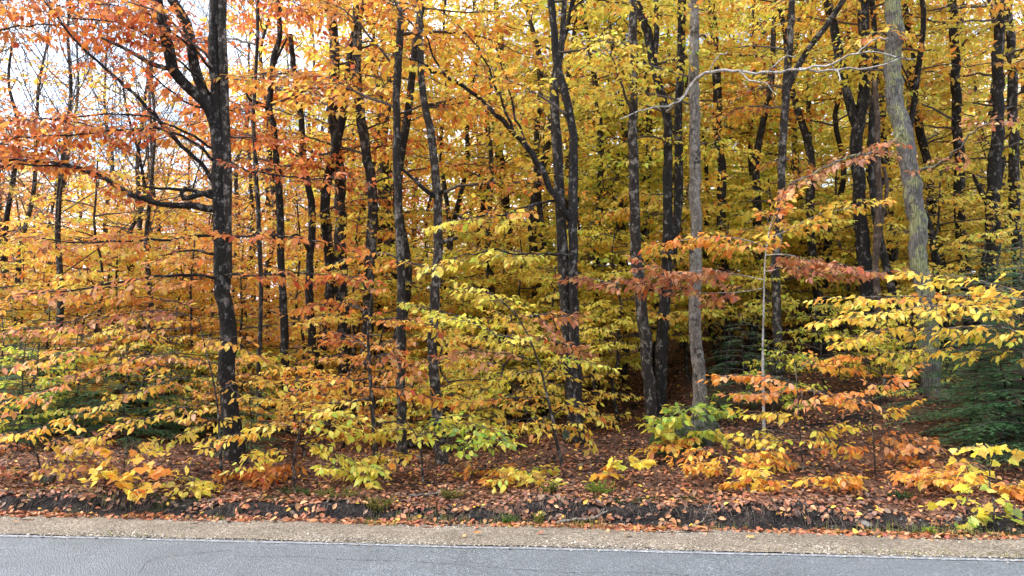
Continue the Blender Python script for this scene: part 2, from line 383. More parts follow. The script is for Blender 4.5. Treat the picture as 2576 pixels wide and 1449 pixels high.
class Foliage:
    def __init__(s, seed): s.P = []; s.D = []; s.N = []; s.L = []; s.C = []; s.st = Sticks(); s.g = np.random.default_rng(seed); s.cur = None; s.own = []
    def spray(s, o, d, length, mix, leaf=.088, tpl=None, keep=1.0, twigs=True, tilt=.28):
        g = s.g; tpl = tpl or TPL
        key = min(tpl, key=lambda k: abs(k - length)); T = tpl[key][g.integers(len(tpl[key]))]; k = length / key
        x = np.asarray(d, float); x = x / np.linalg.norm(x)
        up = np.array((g.normal(0, tilt), g.normal(0, tilt), 1.0)); y = np.cross(up, x); y /= np.linalg.norm(y); z = np.cross(x, y)
        Mx = np.stack((x, y * (1 if g.random() < .5 else -1), z), 0)
        sel = g.random(len(T['P'])) < keep; n = int(sel.sum())
        Pw = np.asarray(o) + (T['P'][sel] * k) @ Mx
        D = T['D'][sel] @ Mx + g.normal(0, .16, (n, 3)); D[:, 2] -= np.abs(g.normal(0, .26, n)); D /= np.linalg.norm(D, axis=1)[:, None]
        N = T['N'][sel] @ Mx; N = N * np.where(N[:, 2:3] < 0, -1, 1) + g.normal(0, .32, (n, 3))
        N -= D * (N * D).sum(1)[:, None]; N /= np.linalg.norm(N, axis=1)[:, None]
        s.own += [s.cur] * n; s.P.append(Pw); s.D.append(D); s.N.append(N); s.L.append(leaf * np.clip(g.normal(1, .2, n), .5, 1.5)); s.C.append(pick_colours(mix, n, g))
        if twigs: s.st.add(np.asarray(o) + (T['A'] * k) @ Mx, np.asarray(o) + (T['B'] * k) @ Mx, T['ra'] * max(.7, k), T['rb'] * max(.7, k))
    def limb(s, pts, r0, mix, spray=.5, gap=.2, start=.2, leaf=.088, tpl=None, keep=1.0, wood=True, twigs=True, tip=True, spread=(.6, 1.1), tilt=.28, lift=0.0):
        g = s.g; Pn = catmull(pts, max(5, int(np.linalg.norm(np.diff(np.asarray(pts), axis=0), axis=1).sum() / .15)))
        ln_ = np.linalg.norm(np.diff(Pn, axis=0), axis=1); cum = np.concatenate(([0], np.cumsum(ln_))); tot = cum[-1]
        jit = g.normal(0, .012, Pn.shape); jit[0] = 0; Pn = Pn + jit
        if wood: s.st.path(Pn, np.linspace(r0, max(.002, r0 * .25), len(Pn)))
        sgn = 1 if g.random() < .5 else -1; a = start * tot
        while a < tot:
            o = np.array([np.interp(a, cum, Pn[:, k]) for k in range(3)])
            b = np.array([np.interp(min(a + .12, tot), cum, Pn[:, k]) for k in range(3)]); d = b - o
            if np.linalg.norm(d) < 1e-4: d = Pn[-1] - Pn[-2]
            d = d / np.linalg.norm(d); an = sgn * g.uniform(*spread)
            c, si = math.cos(an), math.sin(an); dd = np.array((d[0] * c - d[1] * si, d[0] * si + d[1] * c, d[2] * .6 + lift + g.normal(-.03, .17)))
            s.spray(o, dd, spray * g.uniform(.65, 1.25) * (1.1 - .45 * a / tot), mix, leaf, tpl, keep, twigs, tilt)
            sgn = -sgn; a += gap * g.uniform(.7, 1.3)
        if tip: s.spray(Pn[-1], Pn[-1] - Pn[-2], spray, mix, leaf, tpl, keep, twigs, tilt)
    def arrays(s):
        if not s.P: return None
        return [np.concatenate(a) for a in (s.P, s.D, s.N, s.L, s.C)]

LEAFBANK = {}
def leaf_obj(parent, origin, Pp, D, N, L, C, kind='near', wid=.56, mat=None, name='leaf'):
    qc = tuple((np.round(np.sqrt(np.clip(C, 0, 1)) * 16) / 16) ** 2); var = random.randrange(3) if kind == 'near' else 0
    key = (qc, kind, var, mat.name if mat else '')
    if key not in LEAFBANK:
        sh = LEAF_NEAR[var] if kind == 'near' else LEAF_LOBED
        LEAFBANK[key] = mesh('leaf', sh[0] * np.array((1, 1, 1)), sh[1], mat or M_LEAF, np.tile(np.clip(qc, .01, .9), (len(sh[0]), 1)), smooth=True)
    o = bpy.data.objects.new(name, LEAFBANK[key]); COL.objects.link(o)
    if parent is not None: o.parent = parent
    S = np.cross(N, D); M = Matrix.Identity(4)
    wid_ = wid if kind == 'near' else 1.05
    for r in range(3):
        M[r][0] = D[r] * L; M[r][1] = S[r] * L * wid_; M[r][2] = N[r] * L; M[r][3] = Pp[r] - origin[r]
    o.matrix_basis = M
    return o

def finish(root, fol, cap=0, shape=LEAF_MID, crown='foliage', twigmat=None, lobed_=False, minpx=8):
    """the foliage of one plant: its largest-seen leaves one by one, the rest as one part"""
    org = np.array(root.location); arr = fol.arrays()
    tw = fol.st.build('twigs', twigmat or M_TWIG, root, org)
    if tw: tw['kind'] = 'stuff'
    if arr is None: return
    Pp, D, N, L, C = arr
    sel = np.zeros(len(Pp), bool)
    if cap:
        u, v, z = project(Pp); size = np.where((u > -20) & (u < 2596) & (v > -20) & (v < 1470) & (z > .5), L * F / z, 0)
        face = .35 + np.abs((N * ((Pp - CAM) / np.linalg.norm(Pp - CAM, axis=1)[:, None])).sum(1))
        idx = np.argsort(-(size * face))[:cap]; idx = idx[size[idx] > minpx]; sel[idx] = True
        for i in idx: leaf_obj(fol.own[i] or root, org, Pp[i], D[i], N[i], L[i], C[i], 'lobed' if lobed_ else 'near')
    r = ~sel
    if r.any():
        o = obj(crown, leaf_mesh(crown, Pp[r], D[r], N[r], L[r], L[r] * .56 if not lobed_ else L[r] * 1.05, C[r], LEAF_LOBED if lobed_ else shape, M_LEAF, org), root); o['kind'] = 'stuff'

# ------------------------------------------------------------------ the setting
# forest floor: one sheet out to the horizon
qs = np.concatenate((np.linspace(-160, -12, 12), np.linspace(-10, -.2, 12), np.arange(.0, .95, .08), np.arange(.95, 2.0, .03), np.arange(2.0, 12, .14), np.arange(12, 30, .6), np.linspace(31, 100, 30), np.linspace(110, 900, 14)))
ss = np.concatenate((np.linspace(-900, -60, 12), np.linspace(-50, -13, 20), np.arange(-12, 12, .09), np.linspace(12.2, 50, 20), np.linspace(60, 900, 12)))
S_, Q_ = np.meshgrid(ss, qs); X_, Y_ = xy(S_, Q_); Z_ = G(X_, Y_)
near = (Q_ > .3) & (Q_ < 12) & (np.abs(S_) < 12)
face = np.exp(-((Q_ - lip(S_) - .06) / .12) ** 2)
Z_ = Z_ + np.where(near, rng.normal(0, .007, Z_.shape), 0)
jx = np.where(near & (Q_ > .97), face * rng.normal(0, .022, Z_.shape), 0); X_ = X_ + jx * .4; Y_ = Y_ + jx
Z_ = np.where(Q_ < .25, Z_ - .06, Z_ - .012 * sm(.0, .5, .8 - Q_))
n_, m_ = Z_.shape; idx = np.arange(n_ * m_).reshape(n_, m_)
Fq = np.stack((idx[:-1, :-1], idx[:-1, 1:], idx[1:, 1:], idx[1:, :-1]), -1).reshape(-1, 4)
M_FLOOR = ground_material('forest_floor', [(.03, .018, .013), (.13, .062, .036), (.07, .036, .024), (.18, .09, .052), (.045, .027, .019)], 48, .8, ((.014, .012, .011), .50, .60, 2.2))
M_SOIL = ground_material('bank_soil', [(.010, .008, .008), (.026, .020, .018), (.016, .013, .012), (.055, .043, .036), (.008, .007, .007)], 55, 1.0, ((.030, .036, .012), .58, .68, 1.6))
me = mesh('forest_floor', np.stack((X_, Y_, Z_), -1).reshape(-1, 3), Fq, M_FLOOR, smooth=True); me.materials.append(M_SOIL)
fc = (Q_[:-1, :-1] > .93) & (Q_[:-1, :-1] < lip(S_[:-1, :-1]) + .18 + .12 * sm(.5, 3.5, S_[:-1, :-1]) + .03 * np.sin(S_[:-1, :-1] * 6)) & (np.abs(S_[:-1, :-1]) < 60)
me.polygons.foreach_set('material_index', fc.ravel().astype(np.int32))
tag(obj('forest_floor', me), kind='structure')

def strip(name, q0, q1, z, mat, wob0=None, wob1=None, zf=None, ds=.08, nq=6, L=60):
    s = np.concatenate((np.linspace(-L, -12, 30), np.arange(-11.9, 12, ds), np.linspace(12.1, L, 30))); a = np.linspace(0, 1, nq)
    lo = q0 + (wob0(s) if wob0 else 0 * s); hi = q1 + (wob1(s) if wob1 else 0 * s)
    Q = lo[None] + (hi - lo)[None] * a[:, None]; Sx = np.repeat(s[None], nq, 0)
    X, Y = xy(Sx, Q); Z = np.full_like(X, z) if zf is None else zf(Sx, Q, a[:, None])
    k = np.arange(nq * len(s)).reshape(nq, -1)
    f = np.stack((k[:-1, :-1], k[:-1, 1:], k[1:, 1:], k[1:, :-1]), -1).reshape(-1, 4)
    return mesh(name, np.stack((X, Y, Z), -1).reshape(-1, 3), f, mat, smooth=True)
wig = lambda s: .018 * np.sin(s * 1.9) + .012 * np.sin(s * 5.3 + 1) + .007 * np.sin(s * 13)
M_ROAD = ground_material('asphalt', [(.052, .062, .070), (.104, .12, .132), (.076, .089, .100), (.20, .222, .236), (.058, .07, .078)], 80, .7, ((.113, .13, .142), .42, .70, .45), rough=.62, spec=.5)
road = tag(obj('road', strip('road', -7.2, .2, 0.0, M_ROAD, None, lambda s: .5 * wig(s), nq=3)), kind='structure')
M_GRAVEL = ground_material('gravel_shoulder', [(.11, .09, .068), (.22, .18, .135), (.16, .13, .10), (.33, .285, .225), (.08, .066, .05)], 60, 1.0, ((.14, .14, .06), .60, .74, 1.5))
gr = obj('gravel_shoulder', strip('gravel_shoulder', .17, .98, .004, M_GRAVEL, lambda s: .5 * wig(s) + .02, lambda s: .03 * np.sin(s * 2), zf=lambda s, q, a: .004 + .012 * np.sin(a * 3.1) + .006 * np.sin(s * 3 + q * 9), nq=10)); tag(gr, kind='structure')

# worn white edge line: broken flakes of paint as a thin sheet
m, t, nn, ln = newmat('worn_paint')
geo = nn('ShaderNodeNewGeometry'); n1 = nn('ShaderNodeTexNoise'); n1.inputs['Scale'].default_value = 26; n1.inputs['Detail'].default_value = 6; n1.inputs['Roughness'].default_value = .75; ln(geo.outputs['Position'], n1.inputs['Vector'])
k = nn('ShaderNodeValToRGB'); k.color_ramp.elements[0].position = .46; k.color_ramp.elements[1].position = .76; k.color_ramp.elements[0].color = (.13, .14, .16, 1); k.color_ramp.elements[1].color = (.58, .58, .57, 1)
ln(n1.outputs['Fac'], k.inputs['Fac']); pb = nn('ShaderNodeBsdfPrincipled'); pb.inputs['Roughness'].default_value = .6; ln(k.outputs[0], pb.inputs['Base Color'])
o = nn('ShaderNodeOutputMaterial'); ln(pb.outputs[0], o.inputs['Surface']); M_PAINT = m
obj('edge_line', strip('edge_line', .100, .158, .004, M_PAINT, lambda s: .3 * wig(s * 1.7), lambda s: .3 * wig(s * 1.3), nq=3), road)

# hairline cracks in the asphalt
M_CRACK = flat_material('crack', (.05, .052, .058))
def crack(uv, seed):
    g = np.random.default_rng(seed); pts = []
    for u, v in uv:
        d = px(u, v, 1.0) - CAM; tt = -CAM[2] / d[2]; pts.append(CAM + d * tt)
    Pn = catmull(pts, 60); Pn[:, :2] += np.cumsum(g.normal(0, .006, (60, 2)), 0) * .6 + g.normal(0, .006, (60, 2)); Pn[:, 2] = .0035
    T = np.gradient(Pn, axis=0); T /= np.linalg.norm(T, axis=1)[:, None]; side = np.cross(T, (0, 0, 1)); wd = g.uniform(.001, .0045, 60)[:, None]
    V = np.vstack((Pn + side * wd, Pn - side * wd)); i = np.arange(59)
    obj('crack', mesh('crack', V, np.stack((i, i + 1, i + 61, i + 60), -1), M_CRACK), road)
crack([(350, 1440), (372, 1415), (400, 1402), (480, 1394), (560, 1385), (610, 1380)], 1)
crack([(990, 1410), (1110, 1417), (1210, 1425), (1360, 1437), (1450, 1440), (1560, 1438), (1720, 1445)], 2)
crack([(590, 1397), (640, 1400), (760, 1402), (850, 1406), (990, 1410)], 3)

# ------------------------------------------------------------------ tree builder
def trunk_path(pix, Y, top=None, lean=(0, 0)):
    pts = [px(u, v, Y) for u, v in pix]
    b = pts[0]; gz = float(G(b[0], b[1])); pts[0] = np.array((b[0], b[1], gz - .08))
    pts = [pts[0]] + [p for p in pts[1:] if p[2] > gz + .05]
    if len(pts) < 2: pts.append(pts[0] + np.array((.02, 0, .3)))
    if top:
        last = pts[-1]; d = last - pts[-2]; d = d / max(d[2], .1)
        d[:2] = np.clip(d[:2], -.22, .22)
        for z in np.linspace(last[2], top, 4)[1:]:
            pts.append(np.array((last[0] + d[0] * (z - last[2]) * .7, last[1] + (d[1] * .5 + lean[1]) * (z - last[2]), z)))
    return pts

def tree(name, label, cat, group, pix, Y, wpx, bark, top=None, limbs=(), mix=None, zr=(2.4, 9.0), n=10, reach=1.6, seed=0, cap=120, stems=(), taper=.55, sprays=.55, leaf=.088, front=.35, keep=1.0, lift=.25):
    """one tree; limbs and stems are photo paths at their own distance: (path, start width, palette or None, sprays, gap, bark)"""
    base_pts = trunk_path(pix, Y, top); r0 = wpx / F * Y / 2
    org = base_pts[0].copy(); org[2] += .08
    root = empty(name, org); tag(root, label, cat, group)
    L = np.linalg.norm(np.diff(np.array(base_pts), axis=0), axis=1).sum()
    Pn = catmull(base_pts, max(14, int(L / .13)))
    jt = np.random.default_rng(seed).normal(0, 1, (len(Pn), 2)); jt = np.stack([np.convolve(jt[:, i], np.ones(9) / 9, 'same') for i in (0, 1)], 1); jt[:2] = 0
    Pn[:, :2] += jt * r0 * .7
    rad = r0 * (1 - (1 - taper) * np.linspace(0, 1, len(Pn)) ** .9)
    V, Fs = tube(Pn, rad, 14, .06, (.8, L), True, seed)
    obj('trunk', mesh('trunk', V - org, Fs, BARK[bark], smooth=True), root)
    fol = Foliage(seed + 100)
    for st in stems:                       # second stems and forks
        pts = [px(u, v, y) for u, v, y in st[0]]
        if len(st) > 3 and st[3]:
            d = pts[-1] - pts[-2]; d = d / max(d[2], .1)
            pts.append(pts[-1] + d * 1.5); pts.append(pts[-1] + d * 2.0)
        w0, w1 = st[1]
        L2 = np.linalg.norm(np.diff(np.array(pts), axis=0), axis=1).sum(); Pm = catmull(pts, max(8, int(L2 / .12)))
        V, Fs = tube(Pm, np.linspace(w0, w1, len(Pm)) / F * Y / 2, 10, .06, None, True, seed + 3)
        obj('limb', mesh('limb', V - org, Fs, BARK[st[2]], smooth=True), root)
    for lb in limbs:                       # leafy or bare limbs
        pts = [px(u, v, y) for u, v, y in lb[0]]
        L2 = np.linalg.norm(np.diff(np.array(pts), axis=0), axis=1).sum(); Pm = catmull(pts, max(8, int(L2 / .1)))
        Pm[1:-1] += np.random.default_rng(seed + 9).normal(0, .012, Pm[1:-1].shape)
        w0 = lb[1]; V, Fs = tube(Pm, np.linspace(w0, max(2.5, w0 * .28), len(Pm)) / F * Y / 2, 8, .06, None, True, seed + 5)
        fol.cur = obj('limb', mesh('limb', V - org, Fs, BARK[lb[5] if len(lb) > 5 else bark], smooth=True), root)
        if lb[2]: fol.limb(Pm[::2], .01, lb[2], lb[3], lb[4], .25, leaf, wood=False)
    g = fol.g; fol.cur = None
    for i in range(n if mix else 0):
        z = zr[0] + (zr[1] - zr[0]) * (i + g.random()) / n
        if z > Pn[-1, 2] - .2: continue
        o = np.array([np.interp(z, Pn[:, 2], Pn[:, k]) for k in range(3)])
        az = g.uniform(0, 2 * math.pi)
        if math.sin(az) < 0 and g.random() > front: az = -az
        ln_ = reach * g.uniform(.6, 1.3); d = np.array((math.cos(az), math.sin(az), 0))
        p = [o, o + d * ln_ * .35 + np.array((0, 0, lift * ln_ * .5)), o + d * ln_ * .7 + np.array((g.normal(0, .1), g.normal(0, .1), lift * ln_ * .75)), o + d * ln_ + np.array((g.normal(0, .15), 0, lift * ln_ * .7))]
        fol.limb(p, .014 + .006 * ln_, mix, sprays, .17, .22, leaf, keep=keep)
    finish(root, fol, cap)
    return root

def ground_hit(u, v, lo=6.6, hi=16.0):
    """distance at which the sight line through (u, v) meets the ground"""
    for Yd in np.arange(lo, hi, .02):
        p = px(u, v, Yd)
        if p[2] <= float(G(p[0], p[1])): return float(Yd)
    return hi

def sapling(label, stem, Y, wpx, branches, seed, group=None, bark='mottled', cap=300, leaf=.076, spray=.34, gap=.078, keep=1.0, lobed_=False, name='beech_sapling', cat='sapling', twigmat=None, tilt=.28):
    """a young tree whose stem and branches follow what the photo shows; a branch is (path, palette[, spray])"""
    if wpx <= 6: Y = ground_hit(*stem[0])
    pts = trunk_path(stem, Y); r0 = wpx / F * Y / 2; org = pts[0].copy(); org[2] += .08
    root = empty(name, org); tag(root, label, cat, group)
    L = np.linalg.norm(np.diff(np.array(pts), axis=0), axis=1).sum(); Pn = catmull(pts, max(8, int(L / .1)))
    V, Fs = tube(Pn, np.linspace(r0, r0 * .3, len(Pn)), 7, .07, (.4, L), True, seed)
    obj('stem', mesh('stem', V - org, Fs, BARK[bark], smooth=True), root)
    fol = Foliage(seed + 500); g = fol.g
    for br in branches:
        dz = 0.0; q = []
        for k_, (u, v) in enumerate(br[0]):
            q.append(px(u, v, Y + (g.uniform(-.35, .25) if k_ else 0)))
        sp = br[2] if len(br) > 2 else spray
        i = np.argmin(np.linalg.norm(Pn - q[0], axis=1))
        if np.linalg.norm(Pn[i] - q[0]) < 1.2: q[0] = Pn[i]
        Pm = catmull(q, max(5, int(np.linalg.norm(np.diff(np.array(q), axis=0), axis=1).sum() / .12)))
        V, Fs = tube(Pm, np.linspace(max(.004, r0 * .32), .002, len(Pm)), 5, .05)
        fol.cur = obj('branch', mesh('branch', V - org, Fs, BARK[bark], smooth=True), root)
        fol.limb(q, .008, br[1], sp, gap, .12, leaf, wood=False, tilt=tilt, keep=keep)
    finish(root, fol, cap, twigmat=twigmat, lobed_=lobed_)
    return root

# ------------------------------------------------------------------ roadside trees, each at its own place
RU = dict(rust=6, orange=4, copper=1); RO = dict(rust=3, orange=6, gold=1); OG = dict(orange=5, gold=5, rust=1)
GO = dict(gold=6, yellow=3, orange=2); YE = dict(yellow=6, gold=3, lime=1.6); YL = dict(yellow=5, lime=4, gold=1); LI = dict(lime=6, green=1, yellow=2)
GN = dict(green=5, lime=3); CO = dict(copper=7, pink=2, rust=1); PK = dict(pink=5, orange=3, copper=1, gold=4); GP = dict(gold=6, pink=3, yellow=3)
DECID = 'roadside tree'
tree('forked_tree', 'large black-barked forked tree with a long crooked low limb and rust leaves', 'tree', None,
     [(594, 1165), (580, 1060), (575, 960), (577, 860), (568, 770), (559, 690), (560, 600), (553, 520), (549, 450), (553, 380), (546, 300), (548, 240), (540, 120), (541, 0)], 9.5, 46, 'black', 10.5, seed=1,
     mix=RU, zr=(4.2, 8.2), n=10, reach=1.7, front=.3, cap=200, taper=.42,
     stems=[([(545, 330, 9.5), (520, 265, 9.4), (470, 215, 9.3), (436, 175, 9.2), (425, 120, 9.15), (405, 50, 9.1), (395, 0, 9.1)], (30, 15), 'black', True),
            ([(540, 290, 9.5), (512, 230, 9.45), (492, 175, 9.4), (482, 120, 9.3), (470, 60, 9.2), (440, 10, 9.1)], (26, 14), 'mottled', True),
            ([(574, 700, 9.5), (573, 560, 9.46), (572, 450, 9.46), (568, 330, 9.46), (563, 200, 9.46), (558, 80, 9.46), (558, 0, 9.46)], (20, 26), 'mottled', True),
            ([(548, 478, 9.5), (500, 490, 9.35), (462, 500, 9.3), (455, 488, 9.3), (468, 470, 9.3)], (17, 9), 'black'),
            ([(436, 175, 9.2), (380, 160, 9.0), (320, 125, 8.9), (255, 95, 8.8)], (14, 5), 'mottled')],
     limbs=[([(545, 527, 9.5), (480, 518, 9.3), (420, 512, 9.2), (330, 490, 9.0), (262, 450, 8.9), (180, 415, 8.8), (90, 403, 8.7), (-40, 400, 8.6)], 17, RU, .5, .15),
            ([(262, 450, 8.9), (180, 420, 8.8), (60, 412, 8.7), (-40, 430, 8.6)], 8, RU, .45, .26),
            ([(552, 500, 9.5), (500, 484, 9.35), (430, 472, 9.3), (345, 466, 9.2)], 13, None, 0, 0),
            ([(548, 465, 9.5), (490, 395, 9.4), (440, 345, 9.3), (340, 240, 9.0), (270, 175, 8.9), (200, 110, 8.8), (110, 0, 8.7)], 13, RU, .55, .5),
            ([(545, 640, 9.5), (500, 632, 9.3), (455, 630, 9.2), (400, 642, 9.0)], 8, PK, .3, .25, 'mottled'),
            ([(545, 270, 9.5), (480, 265, 9.3), (420, 215, 9.2), (330, 150, 9.0)], 7, RU, .45, .3),
            ([(550, 410, 9.5), (440, 330, 9.0), (300, 330, 8.8), (120, 340, 8.7), (0, 350, 8.6)], 8, RU, .55, .13),
            ([(555, 590, 9.5), (430, 600, 9.0), (250, 610, 8.8), (100, 600, 8.7)], 8, PK, .5, .15),
            ([(560, 700, 9.5), (430, 690, 9.0), (250, 720, 8.8), (40, 740, 8.7)], 8, PK, .5, .14),
            ([(556, 600, 9.5), (640, 590, 9.0), (740, 600, 8.8), (850, 610, 8.8)], 7, RO, .4, .25),
            ([(560, 690, 9.5), (650, 690, 9.0), (760, 690, 8.8), (870, 690, 8.8)], 7, dict(rust=4, orange=4, gold=2), .45, .22),
            ([(550, 400, 9.5), (640, 430, 9.1), (760, 450, 8.9), (850, 440, 8.8)], 7, RU, .5, .22),
            ([(546, 250, 9.5), (430, 130, 9.0), (300, 60, 8.8), (150, 40, 8.7)], 7, RU, .55, .14),
            ([(540, 180, 9.5), (440, 80, 9.0), (330, 10, 8.8), (250, -30, 8.7)], 7, RU, .55, .15),
            ([(548, 380, 9.5), (400, 300, 9.0), (250, 290, 8.8), (80, 300, 8.7)], 7, RU, .5, .2)])
tree('snaking_tree', 'thin black tree with a snaking upper trunk and a hooked side limb', 'tree', None,
     [(722, 1010), (714, 850), (710, 700), (703, 560), (697, 430), (690, 330), (678, 268), (684, 190), (694, 130), (704, 90), (700, 20)], 12.5, 22, 'black', 9, seed=2, mix=RU, zr=(4.5, 8.6), n=6, reach=1.4,
     stems=[([(680, 275, 12.5), (655, 262, 12.4), (628, 250, 12.3), (620, 235, 12.3)], (13, 7), 'black'), ([(690, 160, 12.5), (715, 110, 12.4), (722, 95, 12.4)], (9, 4), 'black')])
tree('leaning_tree', 'short dark trunk beside the snaking tree with stubby elbowed branches', 'tree', None,
     [(790, 1000), (782, 850), (780, 700), (784, 560), (786, 500), (770, 430), (762, 380)], 13, 24, 'black', 7, seed=3, mix=RO, zr=(3.2, 7), n=7, reach=1.5,
     stems=[([(782, 640, 13), (760, 600, 12.8), (740, 590, 12.7), (728, 605, 12.7)], (12, 6), 'black')])
tree('tall_tree', 'tall mottled trunk rising out of two broad dark stumps', 'tree', None,
     [(880, 1080), (872, 900), (860, 700), (856, 500), (848, 330), (840, 180), (836, 60), (834, 0)], 13.5, 34, 'dark', 12, seed=4, mix=RO, zr=(4, 8.6), n=8, reach=1.8)
tree('broad_stump_tree', 'broad dark low trunk beside the tall mottled trunk', 'tree', None,
     [(918, 1095), (922, 1000), (930, 850), (936, 700), (930, 520), (920, 400), (908, 250), (903, 120), (898, 0)], 12.8, 33, 'dark', 12, seed=5, mix=OG, zr=(4, 8.6), n=8, reach=1.8, taper=.45)
tree('straight_tree', 'straight slender dark trunk bare of low limbs between the broken trunk and the broad stumps', 'tree', None,
     [(1012, 1140), (1009, 1000), (1007, 850), (1005, 600), (1001, 420), (1004, 250), (1010, 100), (1017, 0)], 10.0, 25, 'dark', 11, seed=6, mix=RO, zr=(4.2, 8.6), n=9, reach=1.8)
tree('broken_tree', 'mottled trunk with short crooked limbs and a leaning top', 'tree', None,
     [(1112, 1170), (1103, 1000), (1100, 850), (1101, 700), (1101, 600), (1097, 500), (1091, 420), (1084, 345), (1070, 270), (1060, 190), (1056, 80), (1058, 0)], 10.0, 29, 'mottled', 8.5, seed=7, taper=.4, mix=OG, zr=(2.2, 8), n=9, reach=1.3,
     stems=[([(1095, 495, 10), (1070, 478, 9.9), (1045, 455, 9.8), (1012, 425, 9.7), (1000, 410, 9.7)], (13, 5), 'black'),
            ([(1102, 612, 10), (1125, 606, 9.9), (1150, 598, 9.8)], (13, 8), 'dark'), ([(1100, 490, 10), (1115, 478, 9.9), (1112, 462, 9.9)], (10, 6), 'black')])
tree('double_tree', 'twin-stemmed black tree with one long limb slanting upward', 'tree', None,
     [(1462, 1150), (1455, 1000), (1450, 850), (1447, 700), (1444, 560), (1440, 430), (1432, 320), (1415, 235), (1392, 160), (1388, 80), (1384, 0)], 10.2, 28, 'black', 10, seed=8, mix=GO, zr=(4.0, 8.6), n=9, reach=1.8, front=.2, cap=200,
     stems=[([(1446, 1080, 10.3), (1430, 900, 10.3), (1421, 750, 10.3), (1412, 560, 10.3), (1405, 420, 10.35), (1397, 320, 10.4), (1394, 240, 10.4)], (34, 24), 'dark'),
            ([(1394, 240, 10.4), (1412, 120, 10.45), (1420, 0, 10.5)], (18, 12), 'dark', True)],
     limbs=[([(1440, 560, 10.2), (1415, 525, 10.1), (1385, 470, 10.0), (1345, 400, 9.9), (1290, 328, 9.8), (1235, 275, 9.7), (1180, 228, 9.6), (1110, 185, 9.5), (1030, 148, 9.4)], 20, GO, .5, .34),
            ([(1290, 328, 9.8), (1250, 220, 9.6), (1200, 120, 9.5), (1150, 60, 9.4)], 7, dict(orange=5, gold=4), .55, .16),
            ([(1345, 400, 9.9), (1300, 300, 9.8), (1270, 190, 9.7), (1240, 90, 9.6)], 7, GO, .5, .18),
            ([(1110, 185, 9.5), (1080, 110, 9.3), (1060, 40, 9.2)], 6, dict(orange=6, gold=3), .5, .18),
            ([(1410, 500, 10.2), (1330, 520, 9.8), (1250, 540, 9.5), (1150, 545, 9.3)], 7, YE, .5, .18),
            ([(1440, 640, 10.2), (1340, 640, 9.7), (1230, 630, 9.4), (1130, 650, 9.2)], 7, YE, .5, .18)])
tree('slender_tree', 'slender mottled trunk leaning slightly beside the pale-limbed black tree', 'tree', None,
     [(1645, 1035), (1632, 900), (1618, 780), (1607, 640), (1600, 500), (1597, 350), (1595, 180), (1594, 0)], 11.5, 31, 'mottled', 11, seed=9, mix=YE, zr=(4.5, 8.6), n=9, reach=1.7)
tree('bare_limbed_tree', 'black tree with a bare pale limb stretched far out sideways', 'tree', None,
     [(1662, 1050), (1665, 900), (1674, 740), (1680, 580), (1684, 430), (1682, 310), (1664, 235), (1645, 160), (1628, 80), (1600, 0)], 12, 30, 'black', 10, seed=10, mix=YE, zr=(4.8, 8.6), n=7, reach=1.7,
     stems=[([(1690, 640, 12.1), (1706, 520, 12.2), (1708, 400, 12.2), (1706, 280, 12.2), (1712, 160, 12.2), (1716, 0, 12.2)], (24, 18), 'black', True),
            ([(1645, 160, 12), (1652, 90, 12), (1650, 0, 12)], (14, 9), 'dark', True)],
     limbs=[([(1676, 285, 12), (1720, 240, 11.2), (1745, 208, 10.6), (1785, 182, 10.3), (1860, 178, 10), (1930, 183, 9.8), (2010, 172, 9.6), (2090, 160, 9.4), (2160, 132, 9.2), (2230, 138, 9.1), (2300, 150, 9)], 10, None, 0, 0, 'birch'),
            ([(2010, 172, 9.6), (2090, 178, 9.5), (2180, 170, 9.4), (2260, 148, 9.3)], 5, None, 0, 0, 'birch'),
            ([(1745, 208, 10.6), (1700, 262, 10.4), (1640, 268, 10.2), (1560, 300, 10)], 5, None, 0, 0, 'birch'),
            ([(1860, 178, 10), (1895, 205, 9.9), (1925, 212, 9.8), (1950, 240, 9.8)], 4, None, 0, 0, 'birch'), ([(2090, 160, 9.4), (2105, 178, 9.4), (2112, 205, 9.3)], 3, None, 0, 0, 'birch'),
            ([(1785, 182, 10.3), (1800, 150, 10.2), (1830, 130, 10.1)], 3, None, 0, 0, 'birch'), ([(1930, 183, 9.8), (1965, 150, 9.7), (2005, 140, 9.6)], 3, None, 0, 0, 'birch'), ([(2160, 132, 9.2), (2190, 105, 9.1), (2235, 95, 9.0)], 3, None, 0, 0, 'birch')])
tree('grey_tree', 'straight grey blotchy trunk standing behind the mossy boulder', 'tree', None,
     [(1757, 1110), (1755, 950), (1752, 800), (1748, 620), (1746, 420), (1746, 200), (1742, 0)], 11.3, 35, 'grey', 12, seed=11, mix=YE, zr=(4.5, 8.6), n=8, reach=1.7, front=.15)
tree('curving_tree', 'dark gently curving trunk next to the grey blotchy trunk', 'tree', None,
     [(1835, 900), (1828, 780), (1818, 640), (1811, 520), (1814, 420), (1806, 320), (1798, 180), (1795, 60), (1795, 0)], 14.5, 28, 'black', 12, seed=12, mix=YE, zr=(4.8, 8.6), n=8, reach=1.8)
tree('twisting_tree', 'mottled pale trunk with a dark kinked limb rising steeply', 'tree', None,
     [(1955, 1020), (1953, 900), (1952, 760), (1956, 640), (1966, 500), (1968, 400), (1976, 260), (1985, 150), (1990, 60), (1992, 0)], 12, 25, 'mottled', 10, seed=13, mix=dict(orange=3, gold=5, copper=2), zr=(4.5, 8.6), n=7, reach=1.7,
     stems=[([(1972, 250, 12), (1995, 190, 11.9), (2035, 120, 11.8), (2075, 70, 11.7), (2115, 10, 11.6)], (15, 10), 'dark', True)])
